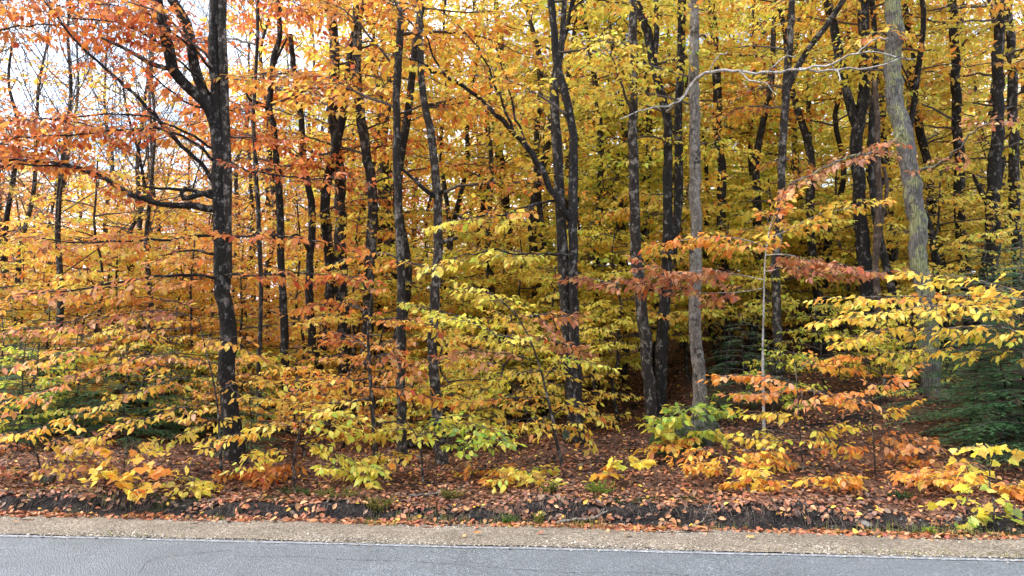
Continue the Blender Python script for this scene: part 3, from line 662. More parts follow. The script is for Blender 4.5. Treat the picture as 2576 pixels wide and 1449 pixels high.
tree('wishbone_tree', 'black tree forking high into a straight and a leaning stem', 'tree', None,
     [(2190, 930), (2184, 820), (2178, 700), (2170, 560), (2163, 440), (2158, 340), (2170, 260), (2172, 150), (2168, 0)], 12.8, 36, 'black', 12, seed=14, mix=YE, zr=(5, 8.6), n=8, reach=1.8, taper=.6,
     stems=[([(2160, 330, 12.8), (2140, 270, 12.8), (2118, 180, 12.8), (2100, 80, 12.8), (2082, 0, 12.8)], (26, 20), 'black', True)])
tree('dead_tree', 'thin dead brown twisted trunk without bark beside the wishbone tree', 'tree', None,
     [(2212, 900), (2206, 760), (2198, 660), (2206, 560), (2214, 480), (2206, 400), (2206, 300), (2200, 200)], 12.4, 18, 'dead', None, seed=15, taper=.7,
     stems=[([(2205, 640, 12.4), (2218, 560, 12.4), (2232, 470, 12.4), (2222, 420, 12.4)], (12, 8), 'dead')])
tree('short_tree', 'plain grey-brown trunk behind the dead twisted trunk', 'tree', None,
     [(2258, 860), (2252, 740), (2240, 620), (2228, 480), (2218, 330), (2205, 150), (2200, 0)], 15, 29, 'mottled', 12, seed=16, mix=YE, zr=(5.5, 8.6), n=7, reach=1.8)
tree('lichened_tree', 'thick grey trunk patched with yellow-green lichen, leaning above the hemlocks', 'tree', None,
     [(2352, 950), (2338, 800), (2320, 660), (2302, 520), (2284, 400), (2268, 250), (2254, 120), (2240, 0)], 11.5, 50, 'lichen', 12, seed=17, mix=YE, zr=(5.5, 8.6), n=7, reach=2.0, front=.2, taper=.6,
     limbs=[([(2290, 440, 11.5), (2380, 400, 10.6), (2450, 330, 10), (2500, 300, 9.6)], 8, CO, .35, .2), ([(2275, 330, 11.5), (2200, 380, 10.4), (2120, 400, 9.8), (2040, 440, 9.5), (1985, 465, 9.3)], 8, CO, .4, .17)])
tree('leaning_dark_tree', 'slim black trunk leaning just behind the lichen-patched trunk', 'tree', None,
     [(2390, 860), (2372, 700), (2352, 560), (2332, 430), (2312, 300), (2296, 180), (2280, 60)], 14.5, 25, 'black', 11, seed=18, mix=YE, zr=(5, 8.6), n=7, reach=1.8)
tree('pole_tree', 'straight black pole-like trunk rising behind the hemlock thicket', 'tree', None,
     [(2440, 880), (2432, 740), (2424, 600), (2414, 460), (2408, 320), (2404, 180), (2402, 0)], 14, 29, 'black', 12, seed=19, mix=YE, zr=(5, 8.6), n=9, reach=1.8, front=.6)
tree('broad_forked_tree', 'broad black trunk splitting low into thin stems behind the hemlock thicket', 'tree', None,
     [(2478, 860), (2482, 740), (2488, 600), (2496, 500), (2502, 420), (2508, 300), (2510, 150), (2508, 0)], 13, 44, 'black', 11, seed=20, mix=YE, zr=(4.6, 8.6), n=9, reach=1.8, front=.6, taper=.32,
     stems=[([(2490, 520, 13), (2462, 470, 12.9), (2448, 440, 12.8)], (18, 8), 'black'), ([(2496, 500, 13), (2512, 470, 13), (2526, 410, 13)], (16, 8), 'black')])
tree('edge_tree', 'dark trunk with grey streaks at the end of the hemlock thicket', 'tree', None,
     [(2572, 860), (2566, 700), (2558, 560), (2550, 420), (2546, 260), (2542, 120), (2540, 0)], 13.5, 31, 'dark', 12, seed=21, mix=YE, zr=(4.6, 8.6), n=9, reach=1.8, front=.6)
tree('roadside_tree', 'rust-leaved tree beyond the long crooked limb of the large forked tree', 'tree', None,
     [(-330, 1180), (-335, 900), (-345, 600), (-350, 300), (-350, 0)], 9.6, 40, 'dark', 9, seed=31, mix=RU, zr=(3.5, 8.6), n=7, reach=2.2, front=.7,
     limbs=[([(-345, 420, 9.6), (-200, 340, 9.4), (-40, 310, 9.2), (120, 300, 9.0), (260, 320, 8.9)], 10, RU, .6, .12), ([(-348, 250, 9.6), (-180, 120, 9.4), (20, 70, 9.2), (200, 60, 9.1)], 10, RU, .6, .12),
            ([(-350, 100, 9.6), (-150, 30, 9.4), (60, -10, 9.2), (260, 10, 9.1), (380, 30, 9)], 10, RU, .6, .12), ([(-345, 480, 9.6), (-200, 420, 9.3), (-60, 380, 9.1), (100, 370, 9.0)], 8, dict(rust=5, orange=4), .55, .14)])
tree('roadside_tree', 'slim orange-leaved tree between the large forked tree and the snaking tree', 'tree', None,
     [(655, 1010), (652, 850), (655, 700), (648, 500), (640, 300), (645, 150), (650, 0)], 11.5, 13, 'dark', 8, seed=32, mix=RU, zr=(4.2, 8), n=9, reach=1.7, front=.6)
# ------------------------------------------------------------------ young beeches and seedlings in front
sapling('white-stemmed sapling with a broad tier of copper-brown leaves',
        [(1920, 1035), (1919, 900), (1921, 780), (1923, 690), (1926, 640), (1932, 600)], 9.6, 9,
        [([(1922, 710), (1850, 690), (1760, 680), (1650, 700), (1560, 712), (1480, 700)], CO, .36), ([(1922, 690), (2000, 672), (2090, 690), (2200, 680)], CO, .34),
         ([(1922, 730), (1850, 735), (1720, 730), (1640, 665)], CO, .3), ([(1924, 640), (1980, 640), (2050, 660), (2120, 665)], CO, .28),
         ([(1930, 610), (1990, 575), (2060, 540), (2150, 520)], GO, .4), ([(1928, 620), (1860, 600), (1790, 600), (1700, 605)], OG, .4), ([(1932, 602), (1940, 560), (1960, 520)], OG, .4)], 1, bark='birch', cap=300, leaf=.09)
sapling('leafy young beech by the hemlocks with flat tiers of yellow leaves',
        [(2690, 1130), (2665, 1000), (2650, 880), (2640, 760), (2630, 640)], 8.6, 17,
        [([(2645, 800), (2560, 735), (2440, 700), (2330, 690)], dict(gold=6, yellow=4, lime=.6), .4), ([(2645, 830), (2500, 775), (2330, 770), (2210, 790), (2125, 800)], dict(gold=6, yellow=4, lime=.6), .42),
         ([(2650, 860), (2500, 820), (2350, 830), (2230, 830), (2150, 850)], dict(gold=6, yellow=4, lime=.6), .4), ([(2655, 920), (2560, 885), (2440, 880), (2300, 880)], dict(gold=6, yellow=4, lime=.6), .36),
         ([(2640, 760), (2480, 745), (2300, 745), (2120, 748)], GO, .3)], 2, bark='grey', cap=300, leaf=.085, gap=.12)
sapling('orange young beech with a yellow lower tier next to the white-stemmed sapling',
        [(2022, 1190), (2012, 1080), (2004, 960), (1996, 880)], 8.8, 4,
        [([(2004, 955), (1950, 950), (1890, 945), (1825, 940)], dict(orange=6, pink=3), .3), ([(2002, 920), (2070, 915), (2130, 925)], OG, .3),
         ([(2008, 1040), (1960, 1045), (1905, 1035)], YE, .28), ([(2006, 990), (2060, 985), (2120, 1000)], dict(orange=5, pink=3), .3),
         ([(2014, 1100), (1950, 1110), (1890, 1100)], YE, .3), ([(2012, 1080), (2070, 1085), (2130, 1075)], YE, .28), ([(2016, 1120), (1960, 1150), (1900, 1160)], OG, .25), ([(2004, 960), (1940, 985), (1890, 990)], dict(orange=6, pink=3), .26)], 3)
sapling('orange young beech with upcurled top leaves on the slope below the wishbone tree',
        [(2204, 1200), (2196, 1090), (2190, 980), (2180, 890)], 8.8, 4,
        [([(2190, 960), (2230, 962), (2275, 935)], dict(orange=6, pink=3), .24), ([(2184, 905), (2150, 885), (2110, 895)], OG, .24), ([(2192, 1010), (2140, 1015), (2095, 1000)], OG, .28),
         ([(2196, 1080), (2250, 1090), (2320, 1110)], dict(orange=6, pink=4), .28), ([(2198, 1120), (2280, 1140), (2390, 1160)], dict(orange=6, pink=4), .28), ([(2198, 1110), (2150, 1120), (2090, 1110)], OG, .26), ([(2192, 1030), (2230, 1040), (2270, 1030)], GO, .22)], 4)
sapling('bright lime-green seedling rising behind the mossy boulder',
        [(1750, 1150), (1744, 1090), (1745, 1040)], 9.3, 6,
        [([(1745, 1050), (1785, 1022), (1800, 1030)], GN, .3), ([(1745, 1048), (1725, 1025), (1700, 1035)], GN, .28), ([(1745, 1075), (1700, 1066), (1668, 1060)], LI, .26), ([(1747, 1095), (1700, 1095), (1655, 1085)], YL, .26), ([(1748, 1110), (1690, 1105), (1650, 1120)], OG, .24), ([(1747, 1090), (1770, 1075), (1795, 1090)], LI, .2)], 5, bark='mottled', name='seedling', cat='seedling', leaf=.095)
sapling('small orange-gold seedling spreading in front of the mossy boulder',
        [(1832, 1195), (1830, 1160), (1826, 1120)], 8.5, 5,
        [([(1830, 1150), (1785, 1128), (1740, 1140)], OG, .24), ([(1830, 1140), (1880, 1130), (1930, 1140)], dict(orange=4, gold=4), .24), ([(1831, 1165), (1790, 1175), (1750, 1170)], OG, .2), ([(1831, 1170), (1870, 1175), (1900, 1180)], GO, .2)], 6, name='seedling', cat='seedling', cap=150)
sapling('thin crooked young beech with yellow and lime leaves before the twin-stemmed tree',
        [(1421, 1200), (1402, 1120), (1389, 1050), (1372, 980), (1359, 925), (1329, 845), (1292, 780)], 9.0, 10,
        [([(1366, 950), (1420, 900), (1470, 905)], YL, .34), ([(1389, 1045), (1440, 1010), (1500, 1035)], GO, .3), ([(1396, 1085), (1445, 1065), (1470, 1095)], GO, .26),
         ([(1352, 905), (1270, 890), (1190, 885), (1110, 895)], dict(copper=4, pink=4), .3), ([(1340, 870), (1250, 840), (1160, 800), (1080, 775)], YL, .4), ([(1330, 845), (1400, 860), (1450, 880)], CO, .26),
         ([(1362, 935), (1280, 950), (1210, 985)], YE, .34), ([(1378, 1000), (1300, 1000), (1215, 1010)], OG, .3), ([(1388, 1040), (1310, 1055), (1230, 1075)], GO, .32), ([(1300, 790), (1240, 740), (1180, 735)], YE, .36), ([(1310, 810), (1380, 790), (1430, 800)], dict(copper=5, orange=3), .3)], 7)
sapling('pale green-leaved young beech at the foot of the broken trunk',
        [(1066, 1195), (1058, 1130), (1040, 1085), (1020, 1060)], 8.7, 7,
        [([(1052, 1110), (1120, 1075), (1210, 1075)], dict(lime=5, green=2), .36), ([(1045, 1090), (1090, 1055), (1140, 1050)], LI, .3), ([(1060, 1140), (1150, 1110), (1250, 1105)], dict(lime=5, green=3), .34), ([(1030, 1070), (990, 1080), (950, 1100)], YE, .28), ([(1060, 1150), (1010, 1140), (960, 1150)], GO, .22)], 8)
sapling('swollen-footed dark sapling with tiers of rust and orange leaves beside the straight slender trunk',
        [(952, 1190), (942, 1100), (935, 1000), (928, 900), (926, 820), (935, 740)], 9.0, 15,
        [([(928, 880), (895, 850), (850, 850)], RU, .3), ([(930, 905), (980, 890), (1030, 930)], dict(rust=5, pink=4), .3), ([(936, 970), (1000, 975), (1070, 1000)], RO, .3), ([(935, 950), (850, 965), (760, 985)], OG, .34),
         ([(938, 1010), (850, 1015), (730, 1010)], GO, .34), ([(926, 820), (1000, 800), (1080, 815)], OG, .34), ([(930, 780), (860, 760), (780, 770)], RO, .34), ([(934, 745), (900, 700), (840, 690)], RU, .3), ([(940, 1060), (990, 1060), (1030, 1080)], YE, .24)], 9)
sapling('low young beech with golden and lime leaves before the large forked tree',
        [(742, 1205), (740, 1140), (756, 1080), (760, 1030)], 8.4, 7,
        [([(758, 1075), (690, 1060), (610, 1085), (530, 1125)], GO, .34), ([(758, 1065), (820, 1060), (890, 1075)], YL, .34), ([(758, 1050), (800, 1030), (850, 1040)], YE, .32), ([(745, 1130), (690, 1130), (640, 1150)], YE, .26), ([(748, 1120), (810, 1125), (870, 1150)], YL, .28), ([(742, 1150), (720, 1160), (690, 1170)], dict(rust=4, orange=4), .26)], 10)
sapling('roadside plant with bright yellow lobed leaves under the long drooping branches',
        [(322, 1255), (312, 1190), (318, 1120)], 8.0, 5,
        [([(318, 1125), (345, 1110), (370, 1135)], dict(gold=8, orange=2), .22), ([(316, 1150), (285, 1140), (260, 1160)], dict(gold=8, orange=2), .22), ([(314, 1180), (345, 1190), (372, 1180)], dict(gold=8, orange=2), .22), ([(314, 1190), (285, 1200), (262, 1195)], dict(gold=8, orange=2), .22), ([(316, 1215), (340, 1215), (350, 1225)], dict(gold=8, orange=2), .16)], 11, lobed_=True, name='maple_seedling', cat='seedling', leaf=.092, gap=.13, keep=.4)
sapling('leaning young beech with long drooping gold and pinkish branches',
        [(560, 1150), (550, 1050), (535, 950), (515, 870), (500, 800)], 8.7, 8,
        [([(535, 950), (430, 955), (300, 1000), (170, 1050), (40, 1095)], GP, .34), ([(545, 1010), (430, 1030), (300, 1075), (170, 1130)], dict(gold=5, yellow=4, pink=2), .34), ([(550, 1050), (480, 1080), (400, 1115)], YE, .32),
         ([(520, 885), (400, 890), (250, 930), (80, 990), (-20, 1020)], PK, .36), ([(505, 830), (380, 830), (220, 870), (20, 920)], PK, .36), ([(500, 800), (400, 780), (250, 800), (60, 830)], dict(pink=5, copper=4, gold=1), .36),
         ([(510, 850), (580, 860), (650, 900)], GO, .3), ([(540, 980), (600, 960), (680, 960)], GO, .32)], 12, gap=.11)
sapling('russet young beech low on the bank under the drooping gold branches',
        [(110, 1230), (95, 1150), (70, 1090)], 8.6, 7,
        [([(95, 1150), (40, 1120), (-20, 1110)], CO, .34), ([(90, 1130), (160, 1100), (240, 1110)], dict(pink=4, gold=3), .34), ([(100, 1170), (170, 1160), (250, 1170)], dict(copper=4, gold=4), .32), ([(100, 1180), (40, 1180), (-20, 1170)], CO, .3)], 13)
sapling('knee-high roadside plant with pale yellow lobed leaves on top and lime leaves below',
        [(2496, 1330), (2500, 1270), (2488, 1200), (2505, 1120)], 7.35, 6,
        [([(2504, 1125), (2530, 1112), (2545, 1135)], dict(yellow=9, gold=2), .16), ([(2503, 1130), (2470, 1120), (2440, 1130)], dict(yellow=9, gold=2), .16), ([(2492, 1180), (2460, 1170), (2430, 1180)], YE, .2), ([(2490, 1215), (2450, 1225), (2400, 1250)], YL, .2), ([(2498, 1260), (2475, 1290), (2440, 1300)], LI, .2), ([(2498, 1255), (2515, 1280), (2520, 1310)], LI, .2), ([(2498, 1270), (2480, 1310), (2490, 1330)], YL, .16)], 14, lobed_=True, name='maple_seedling', cat='seedling', leaf=.082, gap=.13, keep=.3)
sapling('tiny pale yellow lobed seedling on the leaf-strewn slope before the mossy boulder',
        [(1570, 1215), (1568, 1190), (1570, 1165)], 8.7, 4,
        [([(1570, 1170), (1590, 1158), (1605, 1162)], dict(yellow=9), .14), ([(1570, 1172), (1555, 1160), (1545, 1165)], dict(yellow=9), .14), ([(1569, 1190), (1540, 1185), (1520, 1190)], OG, .16)], 15, lobed_=True, name='maple_seedling', cat='seedling', leaf=.10, gap=.16, keep=.3)
low = [((880, 1215), (885, 1170), YL, 'lime-leaved seedling on the bank below the swollen-footed sapling'), ((1260, 1215), (1235, 1180), OG, 'orange seedling on the bank below the crooked young beech'), ((1320, 1210), (1335, 1180), YE, 'yellow seedling on the bank below the crooked young beech'),
       ((2085, 1235), (2080, 1195), dict(orange=4, gold=3), 'bright orange seedling on the leafy slope above the ditch'), ((1880, 1240), (1885, 1205), dict(gold=5, orange=3), 'golden seedling low on the slope in front of the boulder'), ((2330, 1230), (2335, 1180), dict(orange=6, pink=3), 'pinkish orange seedling beside the dark hemlock'),
       ((2400, 1225), (2392, 1200), dict(gold=5, orange=3), 'gold seedling next to the knee-high roadside plant'), ((620, 1215), (610, 1185), dict(rust=5, orange=3), 'rusty seedling at the foot of the large forked tree'), ((480, 1235), (470, 1205), YE, 'pale yellow seedling under the drooping gold branches'), ((2580, 1240), (2578, 1215), dict(orange=5, gold=4), 'orange seedling behind the knee-high roadside plant')]
for i, (b, t_, mix_, lab) in enumerate(low):
    u, v = t_; Yd = 8.2 if b[1] > 1222 else 8.6
    sapling(lab, [b, ((b[0] + u) / 2 + 3, (b[1] + v) / 2), t_], Yd, 4,
            [([t_, (u - 25, v + 2), (u - 52, v + 10)], mix_, .2), ([t_, (u + 25, v - 4), (u + 55, v + 6)], mix_, .2), ([((b[0] + u) / 2, (b[1] + v) / 2), (u + 8, v + 22), (u + 35, v + 26)], mix_, .17)], 30 + i, name='seedling', cat='seedling', cap=90)
# ------------------------------------------------------------------ woods behind: a few kinds of tree, each copied as whole trees
def proto_tree(H, zlo, nl, reach, mix, seed, r0, bark, leaf, tpl, spray, gap, wob=.35, shape=LEAF_FAR, top_mix=None, keep=1.0, lift=.3):
    g = np.random.default_rng(seed); n = 9
    p = np.zeros((n, 3)); p[:, 2] = np.linspace(-.15, H, n); p[1:, :2] = np.cumsum(g.normal(0, wob / n * 2, (n - 1, 2)), 0); p[1:, :2] += g.normal(0, .03, (n - 1, 2))
    Pn = catmull(p, max(12, int(H / .3))); rad = r0 * (1 - .85 * np.linspace(0, 1, len(Pn)) ** 1.15) + .008
    V, Fs = tube(Pn, rad, 9, .06, (.5, H), True, seed)
    trunk = mesh('trunk', V, Fs, BARK[bark], smooth=True)
    fol = Foliage(seed + 900)
    for i in range(nl):
        f = (i + g.random()) / nl; z = zlo + (H - zlo) * f * .98
        o = np.array([np.interp(z, Pn[:, 2], Pn[:, k]) for k in range(3)])
        az = i * 2.4 + g.normal(0, .5); ln_ = reach * (1 - .55 * f ** 2) * g.uniform(.55, 1.25)
        d = np.array((math.cos(az), math.sin(az), 0)); up = lift * g.uniform(.3, 1.5)
        q = [o, o + d * ln_ * .4 + np.array((0, 0, up * ln_ * .5)), o + d * ln_ * .75 + np.array((g.normal(0, .12), g.normal(0, .12), up * ln_ * .75)), o + d * ln_ + np.array((0, 0, up * ln_ * .7))]
        fol.limb(q, .008 + .008 * ln_, (top_mix if top_mix and f > .55 else mix), spray, gap, .18, leaf, tpl=tpl, keep=keep)
    st = fol.st.build('twigs', M_TWIG, None, (0, 0, 0)); tw = st.data; bpy.data.objects.remove(st)
    Pp, D, N, L, C = fol.arrays()
    return dict(trunk=trunk, twigs=tw, foliage=leaf_mesh('foliage', Pp, D, N, L, L * .6, C, shape, M_LEAF, (0, 0, 0)), n=len(Pp), H=H)

def bare_proto(H, seed, mix, bark):
    """tree that has lost most of its leaves: trunk and a fine net of rising twigs"""
    g = np.random.default_rng(seed); fol = Foliage(seed); n = 9
    p = np.zeros((n, 3)); p[:, 2] = np.linspace(-.15, H, n); p[1:, :2] = np.cumsum(g.normal(0, .09, (n - 1, 2)), 0)
    Pn = catmull(p, 40); V, Fs = tube(Pn, np.linspace(.07, .012, 40), 8, .06, (.4, H), True, seed); trunk = mesh('trunk', V, Fs, BARK[bark], smooth=True)
    def grow(o, d, L, r, lev):
        k = 5; pts = [o]
        for i in range(k):
            d = d + g.normal(0, .13, 3) + np.array((0, 0, .07)); d /= np.linalg.norm(d); pts.append(pts[-1] + d * L / k)
        pts = np.array(pts); fol.st.path(pts, np.linspace(r, r * .4, k + 1))
        if lev == 0:
            if g.random() < .28: fol.spray(pts[-1], d, .28, mix, .085, keep=.35, twigs=False)
            return
        for j in range(5 if lev == 2 else 4):
            i = g.integers(1, k + 1); side = np.cross(d, g.normal(size=3)); side /= np.linalg.norm(side)
            dd = d * .75 + side * g.uniform(.4, .85); grow(pts[i], dd / np.linalg.norm(dd), L * g.uniform(.4, .7), r * .5, lev - 1)
    for i in range(20):
        z = H * (.28 + .7 * (i + g.random()) / 20); o = np.array([np.interp(z, Pn[:, 2], Pn[:, k]) for k in range(3)])
        az = i * 2.4 + g.normal(0, .4); d = np.array((math.cos(az), math.sin(az), g.uniform(.5, 1.1))); d /= np.linalg.norm(d)
        grow(o, d, (H - z) * .45 + .7, .014, 2)
    st = fol.st.build('twigs', M_TWIG, None, (0, 0, 0)); tw = st.data; bpy.data.objects.remove(st)
    Pp, D, N, L, C = fol.arrays()
    return dict(trunk=trunk, twigs=tw, foliage=leaf_mesh('foliage', Pp, D, N, L, L * .6, C, LEAF_FAR, M_LEAF, (0, 0, 0)), n=len(Pp), H=H)

def plant(pr, name, label, cat, group, x, y, rz, s=1.0, sz=None):
    root = empty(name, (x, y, float(G(x, y)) - .02)); root.rotation_euler = (0, 0, rz); root.scale = (s, s, sz or s)
    tag(root, label, cat, group)
    for k in ('trunk', 'twigs', 'foliage'):
        if pr.get(k) is None: continue
        o = obj(k, pr[k], root)
        if k != 'trunk': o['kind'] = 'stuff'
    return root

UND = {k: [proto_tree(h, .5, nl, re, mx_, sd, .03, 'dark', .092, TPL, .5, .16, .3, shape=LEAF_MID, lift=.18) for h, nl, re, sd in hs_]
       for k, mx_, hs_ in (('gold', GO, ((3.4, 15, 1.5, 1), (4.6, 19, 1.7, 2))), ('yellow', YE, ((3.2, 15, 1.5, 3), (4.4, 19, 1.7, 4))), ('orange', dict(orange=6, gold=3, pink=2), ((3.6, 16, 1.5, 5), (4.6, 19, 1.6, 6))), ('lime', YL, ((3.3, 15, 1.6, 7),)))}
WOOD = {k: [proto_tree(h, z0, nl, re, mx_, sd, r_, bk, .13, TPL_FAR, 1.0, .32, .5, top_mix=tm, keep=.82) for h, z0, nl, re, sd, r_, bk in hs_]
        for k, mx_, tm, hs_ in (('gold', dict(gold=5, yellow=5, orange=2), None, ((9.5, 1.6, 26, 2.0, 21, .10, 'dark'), (13, 2.2, 32, 2.3, 22, .13, 'black'))),
                                ('yellow', dict(yellow=6, gold=3, lime=3), None, ((10, 1.6, 28, 2.0, 23, .09, 'mottled'), (13.5, 2.0, 34, 2.3, 24, .14, 'black'))),
                                ('orange', dict(orange=6, gold=2, rust=2), None, ((9, 1.8, 26, 2.0, 25, .10, 'dark'), (12.5, 2.4, 30, 2.2, 26, .12, 'mottled'))),
                                ('lime', dict(yellow=5, lime=5), None, ((10.5, 1.4, 28, 2.1, 27, .10, 'dark'),)),
                                ('rust', dict(rust=6, orange=4), None, ((9.5, 2.0, 26, 2.0, 28, .09, 'dark'),)))}
POLE = [proto_tree(h, z0, 16, 1.7, mx_, sd, r_, bk, .12, TPL_FAR, .9, .3, wb, keep=.9) for h, z0, mx_, sd, r_, bk, wb in ((10.5, 4.6, GO, 81, .085, 'black', .9), (11, 5.0, YE, 82, .07, 'dark', .7), (9.5, 4.2, OG, 83, .06, 'black', 1.1), (11, 5.2, dict(yellow=5, lime=4), 84, .10, 'mottled', .8))]
BARE = [bare_proto(10.5, 61, dict(rust=4, orange=3, pink=2), 'mottled'), bare_proto(9, 62, dict(orange=4, pink=4), 'dark')]
UND2 = {k: [proto_tree(h, 1.2, nl, re, mx_, sd, .028, 'dark', .092, TPL, .52, .14, .3, shape=LEAF_MID, lift=.12)] for k, mx_, h, nl, re, sd in (('gold', GO, 3.9, 15, 1.6, 41), ('yellow', YE, 3.6, 15, 1.6, 42), ('lime', YL, 3.4, 14, 1.6, 43), ('orange', dict(orange=5, gold=4, pink=2), 3.8, 15, 1.5, 44))}
LOW = {k: [proto_tree(h, .2, nl, re, mx_, sd, .011, 'dark', .078, TPL, .33, .10, .2, shape=LEAF_MID, lift=.22) for h, nl, re, sd in ((1.2, 9, .65, 51 + 3 * j), (1.7, 12, .8, 52 + 3 * j))] for j, (k, mx_) in enumerate((('gold', GO), ('yellow', YE), ('lime', LI), ('orange', dict(orange=5, pink=4, gold=2))))}
# the nearest roadside tree names the place of each tree in the woods
NEAR = [(o.location.x, o.location.y, o['label']) for o in COL.objects if o.type == 'EMPTY' and o.get('category') == 'tree']
SHORT = {'large black-barked': 'the large forked tree', 'thin black tree': 'the snaking tree', 'short dark trunk': 'the stubby elbowed trunk', 'tall mottled': 'the tall mottled trunk', 'broad dark low': 'the broad dark low trunk', 'straight slender': 'the straight slender trunk', 'mottled trunk with short': 'the crooked-limbed trunk', 'rust-leaved tree beyond': 'the rust-leaved tree', 'slim orange-leaved': 'the slim orange-leaved tree', 'twin-stemmed': 'the twin-stemmed tree', 'slender mottled': 'the slender leaning trunk', 'black tree with a bare': 'the pale-limbed tree', 'straight grey': 'the grey blotchy trunk', 'dark gently': 'the curving dark trunk', 'mottled pale': 'the kink-limbed trunk', 'black tree forking': 'the wishbone tree', 'thin dead': 'the dead twisted trunk', 'plain grey': 'the plain grey-brown trunk', 'thick grey': 'the lichen-patched trunk', 'slim black': 'the slim leaning black trunk', 'straight black pole': 'the pole-like trunk', 'broad black': 'the broad black forked trunk', 'dark trunk with grey': 'the grey-streaked trunk'}
def beside(x, y):
    lab = min(NEAR, key=lambda a: (a[0] - x * 12.0 / max(y, 12)) ** 2 * 3 + (a[1] - 12) ** 2 * .05)[2]
    return next(v for k, v in SHORT.items() if lab.startswith(k))
ADJ = dict(gold='gold-leaved', yellow='yellow-leaved', orange='orange-leaved', lime='lime-yellow', rust='rust-leaved')

gb = np.random.default_rng(77)
def hue_for(u, high=False):
    """which kind of tree grows where: rust and orange towards the left, yellow towards the right"""
    f = np.clip((u - 200) / 2200, 0, 1) + gb.normal(0, .16)
    if high and f < .16: return 'rust'
    if f < .28: return 'orange' if gb.random() < .5 else 'gold'
    if f < .52: return 'gold' if gb.random() < .6 else ('orange' if gb.random() < .4 else 'yellow')
    return 'yellow' if gb.random() < .52 else ('lime' if gb.random() < .62 else 'gold')
# knee- to head-high young beeches between the trunks
taken = []
def free(x, y, r):
    if any((x - a) ** 2 + (y - b) ** 2 < r * r for a, b in taken): return False
    taken.append((x, y)); return True
cnt = 0
for _ in range(2600):
    if cnt >= 135: break
    Yd = 13.0 + 24 * gb.random() ** 1.1; u = gb.uniform(-120, 2700); x = (u - 1288) / F * Yd
    if u > 1850 and Yd < 16: continue
    if 1150 < u < 1900 and Yd < 13.5: continue
    if not free(x, Yd, .75): continue
    k = hue_for(u); pr = UND[k][gb.integers(len(UND[k]))]; s = gb.uniform(.7, 1.12)
    plant(pr, 'young_beech', f'{"small" if s * pr["H"] < 3.4 else "taller"} {ADJ[k]} young beech {"just" if Yd < 17 else "well"} behind {beside(x, Yd)}', 'sapling', f'{ADJ[k]} young beeches behind the roadside row', x, Yd, gb.uniform(0, 6.28), s); cnt += 1
for i in range(18):
    u = 1780 + 600 * (i + gb.random()) / 18; Yd = gb.uniform(15.5, 23); x = (u - 1288) / F * Yd; k = ('yellow', 'lime', 'yellow', 'gold')[i % 4]
    plant(UND[k][0], 'young_beech', f'bushy {ADJ[k]} young beech up the slope behind {beside(x, Yd)}', 'sapling', f'{ADJ[k]} young beeches up the slope', x, Yd, gb.uniform(0, 6.28), gb.uniform(.7, 1.0))
# a second tier of young beeches close behind the roadside row
cnt = 0
for _ in range(900):
    if cnt >= 22: break
    Yd = gb.uniform(12.6, 16); u = gb.uniform(-60, 2520); x = (u - 1288) / F * Yd
    if (u > 1560 and (gb.random() < .55 or Yd < 12.5)) or any(abs(x - a[0]) < .35 and abs(Yd - a[1]) < .5 for a in NEAR) or not free(x, Yd, .8): continue
    k = hue_for(u) if gb.random() < .65 else ('lime' if 900 < u < 1900 else 'gold'); k = 'gold' if k == 'rust' else k
    plant(UND2[k][0], 'young_beech', f'{ADJ[k]} flat-tiered young beech close behind {beside(x, Yd)}', 'sapling', f'{ADJ[k]} flat-tiered young beeches', x, Yd, gb.uniform(0, 6.28), gb.uniform(.75, 1.1)); cnt += 1
# knee-high young beeches all through the undergrowth
cnt = 0
for _ in range(1500):
    if cnt >= 58: break
    Yd = 10.6 + 9 * gb.random() ** 1.1; u = gb.uniform(-60, 2400); x = (u - 1288) / F * Yd
    if (u > 1480 and (gb.random() < .72 or Yd < 10.5)) or (1180 < u < 1600 and Yd < 11) or any(abs(x - a[0]) < .25 and abs(Yd - a[1]) < .3 for a in NEAR) or not free(x, Yd, .45): continue
    k = hue_for(u) if gb.random() < .75 else 'lime'; k = 'orange' if k == 'rust' else k; j = int(gb.integers(2))
    plant(LOW[k][j], 'beech_seedling', f'{"knee-high" if j == 0 else "waist-high"} {ADJ[k]} beech seedling {"right" if Yd < 12 else "well"} behind {beside(x, Yd)}', 'seedling', f'{ADJ[k]} beech seedlings in the undergrowth', x, Yd, gb.uniform(0, 6.28), gb.uniform(.8, 1.2)); cnt += 1
